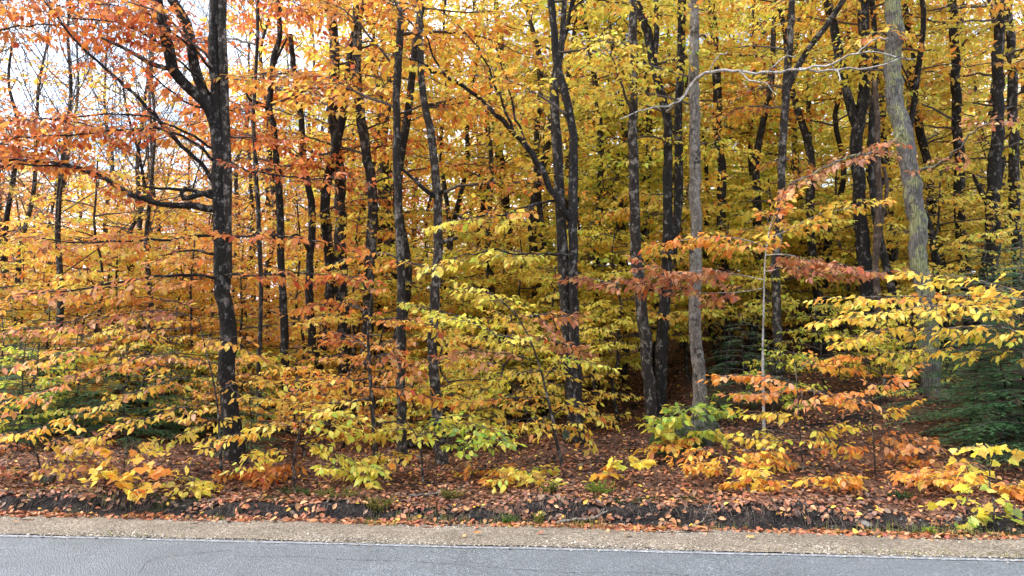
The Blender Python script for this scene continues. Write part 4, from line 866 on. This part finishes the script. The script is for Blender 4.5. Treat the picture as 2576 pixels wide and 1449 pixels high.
# taller trees of the woods
taken = []; cnt = 0
for _ in range(2500):
    if cnt >= 62: break
    Yd = 14.5 + 22 * gb.random() ** .8; u = gb.uniform(-250, 2830); x = (u - 1288) / F * Yd
    if not free(x, Yd, 1.5): continue
    left = u < 640 + gb.normal(0, 60)
    if left and gb.random() < .35: continue
    k = hue_for(u, True); c = WOOD[k]; pr = c[gb.integers(len(c))]
    if left:
        top = 1.55 + (893 - gb.uniform(330, 520)) / F * Yd; s = min(1.1, top / pr['H'])
    else: s = gb.uniform(.75, 1.12)
    plant(pr, 'woodland_tree', f'{"short" if pr["H"] * max(.5, s) < 9 else "tall"} {ADJ[k]} tree in the woods beyond {beside(x, Yd)}', 'tree', f'{ADJ[k]} trees in the woods', x, Yd, gb.uniform(0, 6.28), max(.5, s), max(.5, s)); cnt += 1
for i in range(44):
    Yd = 12.6 + 12 * gb.random(); u = -60 + 2700 * (i + gb.random()) / 44; x = (u - 1288) / F * Yd
    if u < 560 and gb.random() < .5: Yd += 6
    pr = POLE[int(gb.integers(3)) if u > 700 else 2 * int(gb.integers(2))]; bkn = {0: 'black', 1: 'dark', 2: 'thin black', 3: 'mottled'}[POLE.index(pr)]; s = gb.uniform(.75, 1.15); x = (u - 1288) / F * Yd
    plant(pr, 'woodland_tree', f'{bkn} high-crowned trunk standing {"close" if Yd < 17 else "far"} behind {beside(x, Yd)}', 'tree', 'high-crowned slim trees in the woods', x, Yd, gb.uniform(0, 6.28), s, 1.0 if u > 600 else .72)
for u, Yd in ((1480, 15.5), (1560, 17), (1640, 16), (1720, 18.5), (1400, 18), (2050, 17), (2330, 17.5), (950, 17.5)):
    plant(WOOD['lime'][0], 'woodland_tree', f'lime-yellow tree in the woods just beyond {beside((u - 1288) / F * Yd, Yd)}', 'tree', 'lime-yellow trees in the woods', (u - 1288) / F * Yd, Yd, u * .7, .95)
# the far edge of the woods
taken = []; cnt = 0
for _ in range(2500):
    if cnt >= 95: break
    Yd = gb.uniform(37, 66); u = gb.uniform(-300, 2880); x = (u - 1288) / F * Yd
    if not free(x, Yd, 2.2): continue
    left = u < 620 + gb.normal(0, 60)
    k = hue_for(u, False); c = WOOD[k]; pr = c[gb.integers(len(c))]
    if left: s = (1.55 + (893 - gb.uniform(380, 560)) / F * Yd - 1.5) / pr['H']
    else: s = (1.55 + (893 - gb.uniform(110, 560)) / F * Yd - 2.5) / pr['H']
    plant(pr, 'distant_tree', f'{ADJ[k]} tree far back in the woods beyond {beside(x, Yd)}', 'tree', f'{ADJ[k]} trees at the far back', x, Yd, gb.uniform(0, 6.28), min(max(.9, s * .85), 1.7), s); cnt += 1
# thin trees that have dropped most leaves, against the sky
for i, (u, Yd, s) in enumerate(((160, 12.5, .85), (20, 16, 1.0), (330, 17, 1.05), (430, 21, 1.25), (250, 24, 1.3), (90, 22, 1.3), (610, 19, 1.1), (640, 26, 1.4), (760, 22, 1.2), (-60, 13, .9), (380, 13.5, .8))):
    plant(BARE[i % 2], 'bare_tree', f'{"slim" if i % 2 else "greyish"} half-bare tree with fine twigs {"close" if Yd < 18 else "far"} behind {beside((u - 1288) / F * Yd, Yd)}', 'tree', 'thin half-bare trees against the sky', (u - 1288) / F * Yd, Yd, i * 1.9, s)

# ------------------------------------------------------------------ hemlocks
def hemlock_proto(H, seed, nb, reach, tint):
    g = np.random.default_rng(seed); p = np.zeros((7, 3)); p[:, 2] = np.linspace(-.1, H, 7); p[1:, :2] = np.cumsum(g.normal(0, .03, (6, 2)), 0)
    Pn = catmull(p, 30); V, Fs = tube(Pn, np.linspace(.012 * H, .005, 30), 8, .05, (.4, H), True, seed)
    st = Sticks(); P_, D_, N_, L_, C_ = [], [], [], [], []
    for i in range(nb):
        f = (i + g.random()) / nb; z = .12 + (H - .15) * f; o = np.array([np.interp(z, Pn[:, 2], Pn[:, k]) for k in range(3)])
        az = i * 2.4 + g.normal(0, .4); L = reach * (1 - f) ** .75 * g.uniform(.65, 1.15) + .12; n = 9; t = np.linspace(0, 1, n)
        d = np.array((math.cos(az), math.sin(az), 0)); B = o + d * (t * L)[:, None]; B[:, 2] += .22 * L * t - .34 * L * t ** 2
        st.path(B, np.linspace(.010, .002, n)); sd_ = np.array((-d[1], d[0], 0))
        for j in range(int(L / .055)):
            ft = .1 + .9 * (j + .5) / int(L / .055); q = np.array([np.interp(ft, t, B[:, k]) for k in range(3)]); sg = 1 if j % 2 else -1
            l2 = (.30 * L * (1 - ft) ** .7 + .06) * g.uniform(.7, 1.2); dd = d * .75 + sd_ * sg * g.uniform(.6, .9) + np.array((0, 0, g.normal(-.18, .1))); dd /= np.linalg.norm(dd)
            st.add(q[None], (q + dd * l2)[None], .002, .001)
            sub = [(q, dd, l2)]
            pr_ = np.array((-dd[1], dd[0], 0)); pr_ /= np.linalg.norm(pr_)
            for h in range(int(l2 / .06)):
                s3 = 1 if h % 2 else -1; q3 = q + dd * l2 * (h + .8) / max(1, int(l2 / .06)); d3 = dd * .7 + pr_ * s3 * .7 + np.array((0, 0, -.1)); d3 /= np.linalg.norm(d3); sub.append((q3, d3, l2 * .38))
            for (qa, da, la) in sub:
                m = max(2, int(la / .016)); k = np.arange(m); pa = np.array((-da[1], da[0], 0)); pa /= max(np.linalg.norm(pa), 1e-6)
                for s4 in (-1, 1):
                    P_.append(qa + da * ((k + .5) / m * la)[:, None]); e = da * .45 + pa * s4 * .9 + g.normal(0, .12, (m, 3)); e /= np.linalg.norm(e, axis=1)[:, None]; D_.append(e)
                    nn_ = np.array((0, 0, 1.0)) + g.normal(0, .25, (m, 3)); nn_ -= e * (nn_ * e).sum(1)[:, None]; nn_ /= np.linalg.norm(nn_, axis=1)[:, None]; N_.append(nn_); L_.append(np.full(m, .026) * g.uniform(.8, 1.2, m))
                    C_.append(np.clip(np.array(tint) * (1 + .2 * g.normal(size=(m, 1))) * (1.25 if ft > .75 else 1.0), .004, .5))
    so = st.build('twigs', M_TWIG, None, (0, 0, 0)); tw = so.data; bpy.data.objects.remove(so)
    Pp, D, N, L, C = [np.concatenate(a) for a in (P_, D_, N_, L_, C_)]
    sh = (np.array([(0, -.19, 0), (1, 0, 0), (0, .19, 0)]), np.array([(0, 2, 1)]))
    return dict(trunk=mesh('trunk', V, Fs, BARK['dark'], smooth=True), twigs=tw, foliage=leaf_mesh('foliage', Pp, D, N, L, L * 1.0, C, sh, M_NEEDLE, (0, 0, 0)), n=len(Pp), H=H)
HEM = [hemlock_proto(2.6, 71, 46, 1.25, (.10, .22, .095)), hemlock_proto(1.7, 72, 36, 1.0, (.11, .25, .10)), hemlock_proto(4.2, 73, 46, 1.5, (.075, .15, .095))]
GH = 'dark hemlocks on the right-hand slope'
for u, Yd, k, s, rz, lab in ((2570, 9.2, 0, .92, .3, 'tall dark green hemlock behind the yellow-tiered young beech'), (2430, 9.7, 1, 1.15, 1.2, 'bushy bright-tipped hemlock at the foot of the lichen-patched trunk'), (2500, 8.9, 1, .95, 2.2, 'low drooping hemlock behind the knee-high roadside plant'),
                             (2680, 9.0, 0, .9, 4.0, 'wide dark hemlock beyond the end of the seedling row'), (2490, 11.5, 0, .9, 5.0, 'shadowy hemlock under the broad black forked trunk'), (1862, 11.8, 1, .9, .7, 'small loose hemlock between the grey blotchy trunk and the white-stemmed sapling'),
                             (1845, 14.5, 0, .55, 1.9, 'thin hemlock at the foot of the curving dark trunk'), (630, 10.2, 1, .55, 2.0, 'small hemlock just behind the large forked tree'), (2570, 8.5, 1, 1.0, 3.1, 'spreading hemlock between the roadside plant and the tall dark hemlock'), (2460, 9.1, 1, .7, 5.3, 'short feathery hemlock beside the pinkish orange seedling'), (2600, 10.5, 0, 1.0, 2.6, 'full dark hemlock under the grey-streaked trunk')):
    plant(HEM[k], 'hemlock', lab, 'hemlock', None, (u - 1288) / F * Yd, Yd, rz, s)
for i, (u, Yd, k, s) in enumerate(((60, 14.5, 2, .8), (210, 15.5, 0, 1.2), (330, 14, 0, .95), (-40, 13, 0, 1.2), (460, 16, 0, 1.1), (120, 18, 2, .8), (400, 19, 2, .75), (20, 11.5, 1, 1.1), (270, 12.5, 1, 1.0), (520, 13, 1, .9), (640, 15, 0, .8), (820, 16, 1, 1.0), (60, 10.6, 1, .85), (190, 11.2, 1, .95), (330, 10.8, 1, .8), (440, 11.4, 1, .9), (120, 12.4, 0, .9), (380, 12.6, 0, .8))):
    plant(HEM[k], 'hemlock', ['full', 'low', 'tall'][k] + ' bluish green hemlock ' + ('deep' if Yd > 13.5 else 'near the front') + ' in the undergrowth behind ' + beside((u - 1288) / F * Yd, Yd), 'hemlock', 'hemlocks in the undergrowth', (u - 1288) / F * Yd, Yd, i * 1.7, s)
PINE = hemlock_proto(6, 74, 40, 1.5, (.05, .085, .035))
for i, (u, Yd, s) in enumerate(((880, 24, 1.9), (1230, 27, 2.0), (980, 30, 2.2))):
    plant(PINE, 'conifer', 'tall green conifer showing through the gold leaves in the woods', 'conifer', 'conifers in the woods', (u - 1288) / F * Yd, Yd, i * 2.0, s)
# ------------------------------------------------------------------ forest litter, stones and small things
gl = np.random.default_rng(31)
def lay_leaves(x, y, mix, size, tilt=.30, up=.006):
    n = len(x); z = G(x, y); e = .03
    nx = -(G(x + e, y) - G(x - e, y)) / (2 * e); ny = -(G(x, y + e) - G(x, y - e)) / (2 * e)
    N = np.stack((nx, ny, np.ones(n)), 1); N[:, :2] = np.clip(N[:, :2], -1.2, 1.2); N += gl.normal(0, tilt, (n, 3)); N[:, 2] = np.abs(N[:, 2]); N /= np.linalg.norm(N, axis=1)[:, None]
    a = gl.uniform(0, 6.283, n); D = np.stack((np.cos(a), np.sin(a), np.zeros(n)), 1); D -= N * (D * N).sum(1)[:, None]; D /= np.linalg.norm(D, axis=1)[:, None]
    L = size * np.clip(gl.normal(1, .22, n), .5, 1.6)
    P_ = np.stack((x, y, z), 1) + N * (up + np.abs(gl.normal(0, .012, n)))[:, None] - D * (L / 2)[:, None]
    P_[:, 2] = np.maximum(P_[:, 2], z + .004)
    return P_, D, N, L, pick_colours(mix, n, gl, .16)
# on the slope and under the trees
n = 90000; s = gl.uniform(-13, 13, n); q = 1.16 + 14 * gl.random(n) ** 1.9
x, y = xy(s, q); keep = (q > lip(s) + .10 + .28 * sm(.5, 3.5, s) * (.5 + .5 * np.sin(s * 2.1)) + gl.normal(0, .09, n) + .05 * sm(.5, -1, s) - .10 * (np.sin(s * 3.7) + np.sin(s * 8.1 + 2) > .6)); x, y = x[keep], y[keep]
A = lay_leaves(x, y, dict(litter=8, strip=2, copper=1, gold=.4), .058)
tag(obj('leaf_litter', leaf_mesh('leaf_litter', A[0], A[1], A[2], A[3], A[3] * .56, A[4], LEAF_MID, M_LITTER, (0, 0, 0))), 'brown and russet fallen leaves covering the forest floor', 'leaf litter', kind='stuff')
# drift of brighter leaves where the gravel meets the bank
n = 5200; s = gl.uniform(-9, 9, n); q = .93 + gl.normal(0, .055, n) + .10 * (gl.random(n) ** 3) - .10 * sm(1, 5, s) + .02 * np.sin(s * 5)
dens = .35 + .65 * (np.sin(s * 2.3) + np.sin(s * 5.1 + 1) > -.4) + .4 * sm(0, 4, s); k_ = gl.random(n) < dens
x, y = xy(s[k_], q[k_]); A = lay_leaves(x, y, dict(strip=7, copper=2, litter=2.5, gold=.3), .062, .38)
order = np.argsort(-(A[3] * F / A[0][:, 1])); u_, v_, z_ = project(A[0]); vis = order[(u_[order] > 10) & (u_[order] < 2560)][:292]
rest = np.ones(len(x), bool); rest[vis] = False
tag(obj('leaf_drift', leaf_mesh('leaf_drift', *[a[rest] for a in A[:4]], A[3][rest] * .56, A[4][rest], LEAF_MID, M_LITTER, (0, 0, 0))), 'drift of russet fallen leaves along the inner edge of the gravel', 'leaf litter', kind='stuff')
for i in vis:
    o = leaf_obj(None, (0, 0, 0), A[0][i], A[1][i], A[2][i], A[3][i], A[4][i], 'near', mat=M_LITTER, name='fallen_leaf')
    tag(o, 'curled russet leaf lying in the drift along the gravel', 'leaf', 'fallen leaves in the drift along the gravel')
x, y = xy(gl.uniform(-5, 5, 9), gl.uniform(.3, .78, 9)); A = lay_leaves(x, y, dict(strip=5, gold=2), .075, .3, .02)
for i in range(9):
    A[0][i][2] += .012
    o = leaf_obj(None, (0, 0, 0), A[0][i], A[1][i], A[2][i], A[3][i], A[4][i], 'near', mat=M_LITTER, name='fallen_leaf'); tag(o, 'single fallen leaf blown onto the bare gravel', 'leaf', 'stray leaves on the gravel')
# leaves stuck on the dark cut bank
n = 150; s = gl.uniform(-8, 8, n); q = lip(s) + gl.uniform(.0, .2, n); x, y = xy(s, q); A = lay_leaves(x, y, dict(litter=5, strip=3), .06, .4, .02)
tag(obj('bank_leaves', leaf_mesh('bank_leaves', *A[:4], A[3] * .56, A[4], LEAF_MID, M_LITTER, (0, 0, 0))), 'scattered leaves caught on the dark cut earth of the bank', 'leaf litter', kind='stuff')

# gravel stones
oct_ = np.array([(1, 0, 0), (-1, 0, 0), (0, 1, 0), (0, -1, 0), (0, 0, 1), (0, 0, -1)], float); of = np.array([(0, 2, 4), (2, 1, 4), (1, 3, 4), (3, 0, 4), (2, 0, 5), (1, 2, 5), (3, 1, 5), (0, 3, 5)])
def stones(name, s, q, size, cols, mat, dz=.006):
    n = len(s); x, y = xy(s, q); z = G(x, y) + dz
    sc_ = size[:, None] * gl.uniform(.6, 1.3, (n, 3)); sc_[:, 2] *= .6; a = gl.uniform(0, 6.28, n); c, si = np.cos(a), np.sin(a)
    V = oct_[None] * sc_[:, None] * gl.uniform(.75, 1.25, (n, 6, 1)); X = V[..., 0] * c[:, None] - V[..., 1] * si[:, None]; Y = V[..., 0] * si[:, None] + V[..., 1] * c[:, None]
    V = np.stack((X + x[:, None], Y + y[:, None], V[..., 2] + z[:, None]), -1)
    return mesh(name, V.reshape(-1, 3), (np.arange(n)[:, None, None] * 6 + of[None]).reshape(-1, 3), mat, np.repeat(cols, 6, 0))
M_STONE, t, nn, ln = newmat('stone'); at = nn('ShaderNodeAttribute'); at.attribute_name = 'col'; pb = nn('ShaderNodeBsdfPrincipled'); pb.inputs['Roughness'].default_value = .85; ln(at.outputs['Color'], pb.inputs['Base Color']); o = nn('ShaderNodeOutputMaterial'); ln(pb.outputs[0], o.inputs['Surface'])
n = 26000; s = gl.uniform(-8, 8, n); q = np.where(gl.random(n) < .012, .2 - np.abs(gl.normal(0, .07, n)), gl.uniform(.17, .98, n)); base = np.array([(.28, .235, .175), (.42, .37, .30), (.16, .13, .10), (.24, .205, .17), (.44, .39, .32), (.08, .066, .052)])
cols = base[gl.integers(0, 6, n)] * (1 + .12 * gl.normal(size=(n, 1)))
tag(obj('gravel', stones('gravel', s, q, .004 + .010 * gl.random(n) ** 3 + .002, np.clip(cols, .03, .8), M_STONE)), 'loose tan and grey gravel on the road shoulder', 'gravel', kind='stuff')
n = 2600; s = np.clip(gl.normal(3, 3.2, n), -7, 8); q = lip(s) + gl.uniform(-.06, .34, n); cols = np.array([(.07, .06, .055), (.16, .145, .13), (.04, .034, .03), (.10, .085, .07)])[gl.integers(0, 4, n)]
tag(obj('bank_pebbles', stones('bank_pebbles', s, q, .006 + .016 * gl.random(n) ** 3, cols, M_STONE, .0)), 'dark pebbles in the cut earth of the bank', 'pebbles', kind='stuff')

# boulders and stones
def rock(name, label, x, y, size, mat, seed, group=None, sink=.25):
    g = np.random.default_rng(seed); import bmesh
    bm = bmesh.new(); bmesh.ops.create_icosphere(bm, subdivisions=4 if max(size) > .15 else 2, radius=1)
    dirs = g.normal(size=(9, 3)); dirs /= np.linalg.norm(dirs, axis=1)[:, None]; cut = g.uniform(.62, .95, 9)
    for v in bm.verts:
        p = np.array(v.co); p = p / np.linalg.norm(p); r = min([1.0] + [c / max(p @ d, 1e-3) for d, c in zip(dirs, cut) if p @ d > .05])
        r *= 1 + .05 * math.sin(p[0] * 7 + seed) * math.sin(p[1] * 6) + .03 * math.sin(p[2] * 13 + p[0] * 11)
        v.co = Vector(p * r * np.array(size))
    me_ = bpy.data.meshes.new(name); bm.to_mesh(me_); bm.free(); me_.materials.append(mat)
    for f in me_.polygons: f.use_smooth = True
    o = obj(name, me_, None, (x, y, float(G(x, y)) + size[2] * (1 - sink * 2))); o.rotation_euler = (g.normal(0, .1), g.normal(0, .1), g.uniform(0, 6.28)); return tag(o, label, 'rock', group)
M_ROCK = ground_material('mossy_rock', [(.06, .055, .05), (.11, .10, .09), (.08, .075, .068), (.15, .14, .125)], 40, .6, ((.028, .045, .014), .40, .52, 5.0))
M_ROCK2 = ground_material('grey_rock', [(.10, .09, .085), (.17, .155, .14), (.13, .12, .11), (.21, .195, .18)], 40, .6, ((.05, .045, .04), .55, .65, 6.0))
def at_px(u, Yd): return (u - 1288) / F * Yd
rock('boulder', 'moss-covered boulder split by a root below the straight grey trunk', at_px(1672, 9.7), 9.7, (.24, .22, .21), M_ROCK, 3)
rock('boulder', 'larger rounded mossy boulder behind the golden seedling', at_px(1752, 9.9), 9.9, (.30, .25, .27), M_ROCK, 4)
rock('boulder', 'low mossy stone behind the foot of the twin-stemmed tree', at_px(1432, 10.4), 10.4, (.16, .14, .13), M_ROCK, 5)
rock('stone', 'flat pale stone set in the dark cut bank', *xy(3.05, 1.12), (.10, .05, .028), M_ROCK2, 6)
rock('stone', 'small grey stone in the bank above the flat pale stone', *xy(3.9, 1.25), (.045, .035, .03), M_ROCK2, 7)
rock('stone', 'dark mossy lump of stone on the bank beneath the russet young beech', *xy(-5.2, 1.75), (.10, .09, .07), M_ROCK, 8)

# sticks on the ground
def stick(name, label, pts, r, mat, seed, forks=()):
    g = np.random.default_rng(seed); Pn = catmull(pts, 22); Pn[1:-1] += g.normal(0, .006, Pn[1:-1].shape); org = Pn[0]
    root = empty(name, org); tag(root, label, 'branch')
    V, Fs = tube(Pn, np.linspace(r, r * .45, 22), 7, .08, None, True, seed); obj('shaft', mesh('shaft', V - org, Fs, mat, smooth=True), root)
    for i, d, l in forks:
        q = np.array([Pn[i], Pn[i] + np.array(d) * l * .5 + g.normal(0, .01, 3), Pn[i] + np.array(d) * l]); V, Fs = tube(catmull(q, 8), np.linspace(r * .55, r * .2, 8), 5, .05); obj('side_twig', mesh('side_twig', V - org, Fs, mat, smooth=True), root)
def on(s, q, h=.02): x, y = xy(s, q); return (float(x), float(y), float(G(x, y)) + h)
M_PALEWOOD = BARK['birch']
stick('fallen_branch', 'pale broken branch lying slantwise against the dark bank', [on(.30, 1.00, .02), on(.45, 1.05, .05), on(.62, 1.12, .05), on(.78, 1.22, .09)], .016, BARK['grey'], 1, ((17, (.5, .3, .55), .10), (18, (.2, .6, .5), .08), (4, (-.5, .1, .4), .12)))
stick('fallen_branch', 'thin grey branched twig propped in the ditch', [on(1.55, 1.06, .01), on(1.65, 1.10, .06), on(1.72, 1.14, .14)], .006, BARK['grey'], 2, ((8, (.7, .1, .5), .16), (12, (-.6, .1, .6), .14), (15, (.5, .2, .8), .12), (5, (.8, -.1, .2), .2)))
stick('fallen_branch', 'long thin dead branch leaning over the slope beside the boulder', [on(2.35, 3.4, .05), on(2.7, 3.2, .30), on(3.1, 2.9, .22), on(3.5, 2.5, .03)], .010, BARK['grey'], 3, ((9, (.3, .1, .8), .2), (14, (.6, -.3, .2), .25)))
stick('fallen_log', 'dark fallen log half buried in leaves behind the slender trunks', [on(-1.9, 4.2, .05), on(-1.5, 4.4, .06), on(-1.0, 4.3, .05)], .05, BARK['dark'], 4, ((8, (.1, -.3, .8), .12),))
stick('fallen_branch', 'short grey stick on the leaves before the grey blotchy trunk', [on(2.75, 2.6, .02), on(3.0, 2.62, .03), on(3.3, 2.6, .02)], .010, BARK['grey'], 5, ((10, (.6, .5, .3), .1),))
stick('fallen_branch', 'weathered stick lying along the top of the bank', [on(-1.25, 1.62, .02), on(-.95, 1.66, .025), on(-.62, 1.65, .02)], .012, BARK['grey'], 6, ((7, (.5, -.4, .3), .1),))
stick('fallen_branch', 'dark twig lying on the gravel by the leaf drift', [on(.95, .82, .012), on(1.3, .80, .012), on(1.75, .84, .012)], .006, BARK['dark'], 7, ((9, (.6, -.5, .02), .12),))

# rootlets hanging from the cut edge
st = Sticks()
for i in range(420):
    s0 = gl.uniform(-8, 7); l0 = float(lip(s0)); p0 = np.array(on(s0, l0 + gl.uniform(.08, .2), .0)); p1 = np.array(on(s0 + gl.normal(0, .06), l0 - .02, .0)); p1[2] = max(.01, p0[2] - gl.uniform(.06, .22)); p1[1] -= .02
    mid = (p0 + p1) / 2 + np.array((gl.normal(0, .02), -.035, .02)); st.path(np.array([p0, mid, p1]), np.array([.0032, .002, .001]) * gl.uniform(.5, 1.4))
o = st.build('rootlets', flat_material('rootlet', (.10, .07, .05)), None, (0, 0, 0)); tag(o, 'fine roots hanging from the cut edge of the bank', 'roots', kind='stuff')

# grass blades along the shoulder and the ditch
def blades(s, q, h, wdt, cols, lean=.5):
    n = len(s); x, y = xy(s, q); z = G(x, y); a = gl.uniform(0, 6.28, n); d = np.stack((np.cos(a), np.sin(a), np.zeros(n)), 1); sd_ = np.stack((-d[:, 1], d[:, 0], np.zeros(n)), 1); P0 = np.stack((x, y, z), 1)
    k = np.abs(gl.normal(0, lean, n))[:, None] * h[:, None]; V = np.stack((P0 - sd_ * wdt, P0 + sd_ * wdt, P0 + d * k * .35 + sd_ * wdt * .8 + np.array((0, 0, 1)) * h[:, None] * .6, P0 + d * k * .35 - sd_ * wdt * .8 + np.array((0, 0, 1)) * h[:, None] * .6, P0 + d * k + np.array((0, 0, 1)) * h[:, None]), 1)
    i = np.arange(n)[:, None] * 5
    return mesh('grass', V.reshape(-1, 3), [(i + np.array((0, 1, 2, 3))), (i + np.array((3, 2, 4)))], M_NEEDLE, np.repeat(cols, 5, 0))
cs, cq, ch = [], [], []
for s0, q0, n, sp, h in [(-1.35, .86, 90, .10, .05), (.55, .95, 60, .08, .07), (-2.9, .92, 40, .06, .05), (2.9, .95, 80, .25, .06), (4.1, .92, 120, .45, .06), (3.35, .95, 70, .2, .09), (3.75, .98, 60, .15, .08), (1.6, 1.0, 50, .3, .06), (3.1, .26, 110, .28, .03), (3.9, .24, 70, .2, .03), (2.2, .25, 40, .2, .025), (-3.0, .25, 160, .7, .02), (-.9, 1.02, 120, .3, .07), (-4.4, 1.25, 70, .3, .06), (0.2, .9, 90, .5, .05), (-.15, 1.05, 60, .15, .06)]:
    cs.append(gl.normal(s0, sp, n)); cq.append(gl.normal(q0, .035, n)); ch.append(h * gl.uniform(.5, 1.5, n))
cs, cq, ch = map(np.concatenate, (cs, cq, ch)); gcol = np.array([lin(c) for c in ((120, 128, 52), (150, 146, 62), (92, 116, 44), (172, 158, 90))])[gl.integers(0, 4, len(cs))]
tag(obj('grass', blades(cs, cq, ch, .0022, gcol)), 'sparse short grass along the gravel shoulder', 'grass', kind='stuff')

# low green plants on the bank
def herb(name, label, s0, q0, wd, ht, n, colr, seed, leaf=.022):
    g = np.random.default_rng(seed); x0, y0 = xy(s0, q0); z0 = float(G(x0, y0)); org = np.array((float(x0), float(y0), z0)); root = empty(name, org); tag(root, label, 'plant'); st_ = Sticks(); P_, D_ = [], []
    for i in range(26):
        a = g.uniform(0, 6.28); r = wd * g.random() ** .5; b0 = np.array((r * .5 * math.cos(a), r * .5 * math.sin(a) * .5, 0)); top_ = np.array((r * math.cos(a), r * math.sin(a) * .6, ht * g.uniform(.4, 1.1))); b0[2] = float(G(org[0] + b0[0], org[1] + b0[1])) - z0
        mid = (b0 + top_) / 2 + np.array((0, 0, ht * .15)); c = catmull(np.array([b0, mid, top_]), 6); st_.path(c + org, np.linspace(.0025, .001, 6))
        for j in range(n):
            f = g.uniform(.25, 1); P_.append(org + np.array([np.interp(f * 5, range(6), c[:, k]) for k in range(3)])); e = g.normal(size=3); e[2] = e[2] * .4; D_.append(e / np.linalg.norm(e))
    P_ = np.array(P_); D_ = np.array(D_); N_ = np.array((0, 0, 1.0)) + g.normal(0, .35, P_.shape); N_ -= D_ * (N_ * D_).sum(1)[:, None]; N_ /= np.linalg.norm(N_, axis=1)[:, None]; m = len(P_)
    C_ = np.array([lin(c) for c in colr])[g.integers(0, len(colr), m)] * (1 + .15 * g.normal(size=(m, 1)))
    st_.build('stems', M_TWIG, root, org)['kind'] = 'stuff'
    o = obj('foliage', leaf_mesh('foliage', P_, D_, N_, leaf * g.uniform(.6, 1.4, m), leaf * .5 * np.ones(m), np.clip(C_, .005, .8), LEAF_MID, M_LEAF, org), root); o['kind'] = 'stuff'
OLV = ((128, 122, 48), (108, 112, 44), (150, 136, 56), (96, 104, 46))
herb('bank_plant', 'olive bushy plant hanging over the cut bank below the swollen-footed sapling', -1.38, 1.14, .17, .16, 26, OLV, 1)
herb('bank_plant', 'fresh green low plant on top of the bank near the crooked sapling', .72, 1.62, .18, .14, 24, ((134, 152, 50), (112, 136, 44), (150, 158, 60)), 2)
herb('bank_plant', 'small olive plant on the bank beside the fresh green one', .22, 1.5, .13, .10, 18, OLV, 3)
herb('bank_plant', 'dark green creeping plant on the leafy slope above the boulder ditch', 3.6, 1.75, .16, .07, 18, ((52, 84, 44), (64, 98, 50), (44, 70, 40)), 4)
herb('bank_plant', 'sprawling dark green plant low on the bank by the large forked tree', -2.3, 1.55, .34, .08, 22, ((70, 90, 44), (58, 78, 42), (92, 104, 52)), 5)
herb('bank_plant', 'thin yellowish plant at the foot of the cut bank beside the pale branch', .15, 1.03, .07, .12, 14, ((150, 150, 70), (130, 136, 60)), 6)
herb('bank_plant', 'small green tuft with leaves at the gravel edge below the pale branch', -.12, 1.0, .08, .08, 14, ((84, 112, 46), (100, 124, 52)), 7)
herb('bank_plant', 'light green rosette in the leaf drift by the knee-high roadside plant', 3.55, .98, .07, .06, 14, ((150, 170, 60), (130, 156, 56)), 8)
herb('bank_plant', 'olive plant spreading on top of the bank below the green-leaved young beech', -.75, 1.5, .16, .10, 18, OLV, 9)
herb('bank_plant', 'green weedy patch on the bank edge under the rusty seedling', -1.85, 1.36, .28, .09, 20, OLV, 10)
# moss cushions on the cut edge
def moss(label, s0, q0, wd, seed):
    g = np.random.default_rng(seed); n = 2600; s = g.normal(s0, wd, n); q = g.normal(q0, .055, n); x, y = xy(s, q); z = G(x, y) + .004
    D = g.normal(size=(n, 3)); D[:, 2] = np.abs(D[:, 2]) + .4; D /= np.linalg.norm(D, axis=1)[:, None]; N = g.normal(size=(n, 3)); N -= D * (N * D).sum(1)[:, None]; N /= np.linalg.norm(N, axis=1)[:, None]
    C = np.array([lin(c) for c in ((58, 72, 30), (74, 88, 36), (46, 60, 28))])[g.integers(0, 3, n)]; L = .016 * g.uniform(.6, 1.5, n)
    tag(obj('moss', leaf_mesh('moss', np.stack((x, y, z), 1), D, N, L, L * .5, C, LEAF_FAR, M_NEEDLE, (0, 0, 0))), label, 'moss', kind='stuff')
moss('dark green moss on the lip of the bank above the pale branch', .95, 1.42, .22, 1)
moss('moss cushion on the bank under the seedlings before the boulder', 1.5, 1.45, .12, 2)
moss('thin moss on the bank edge below the large forked tree', -2.6, 1.32, .5, 3)
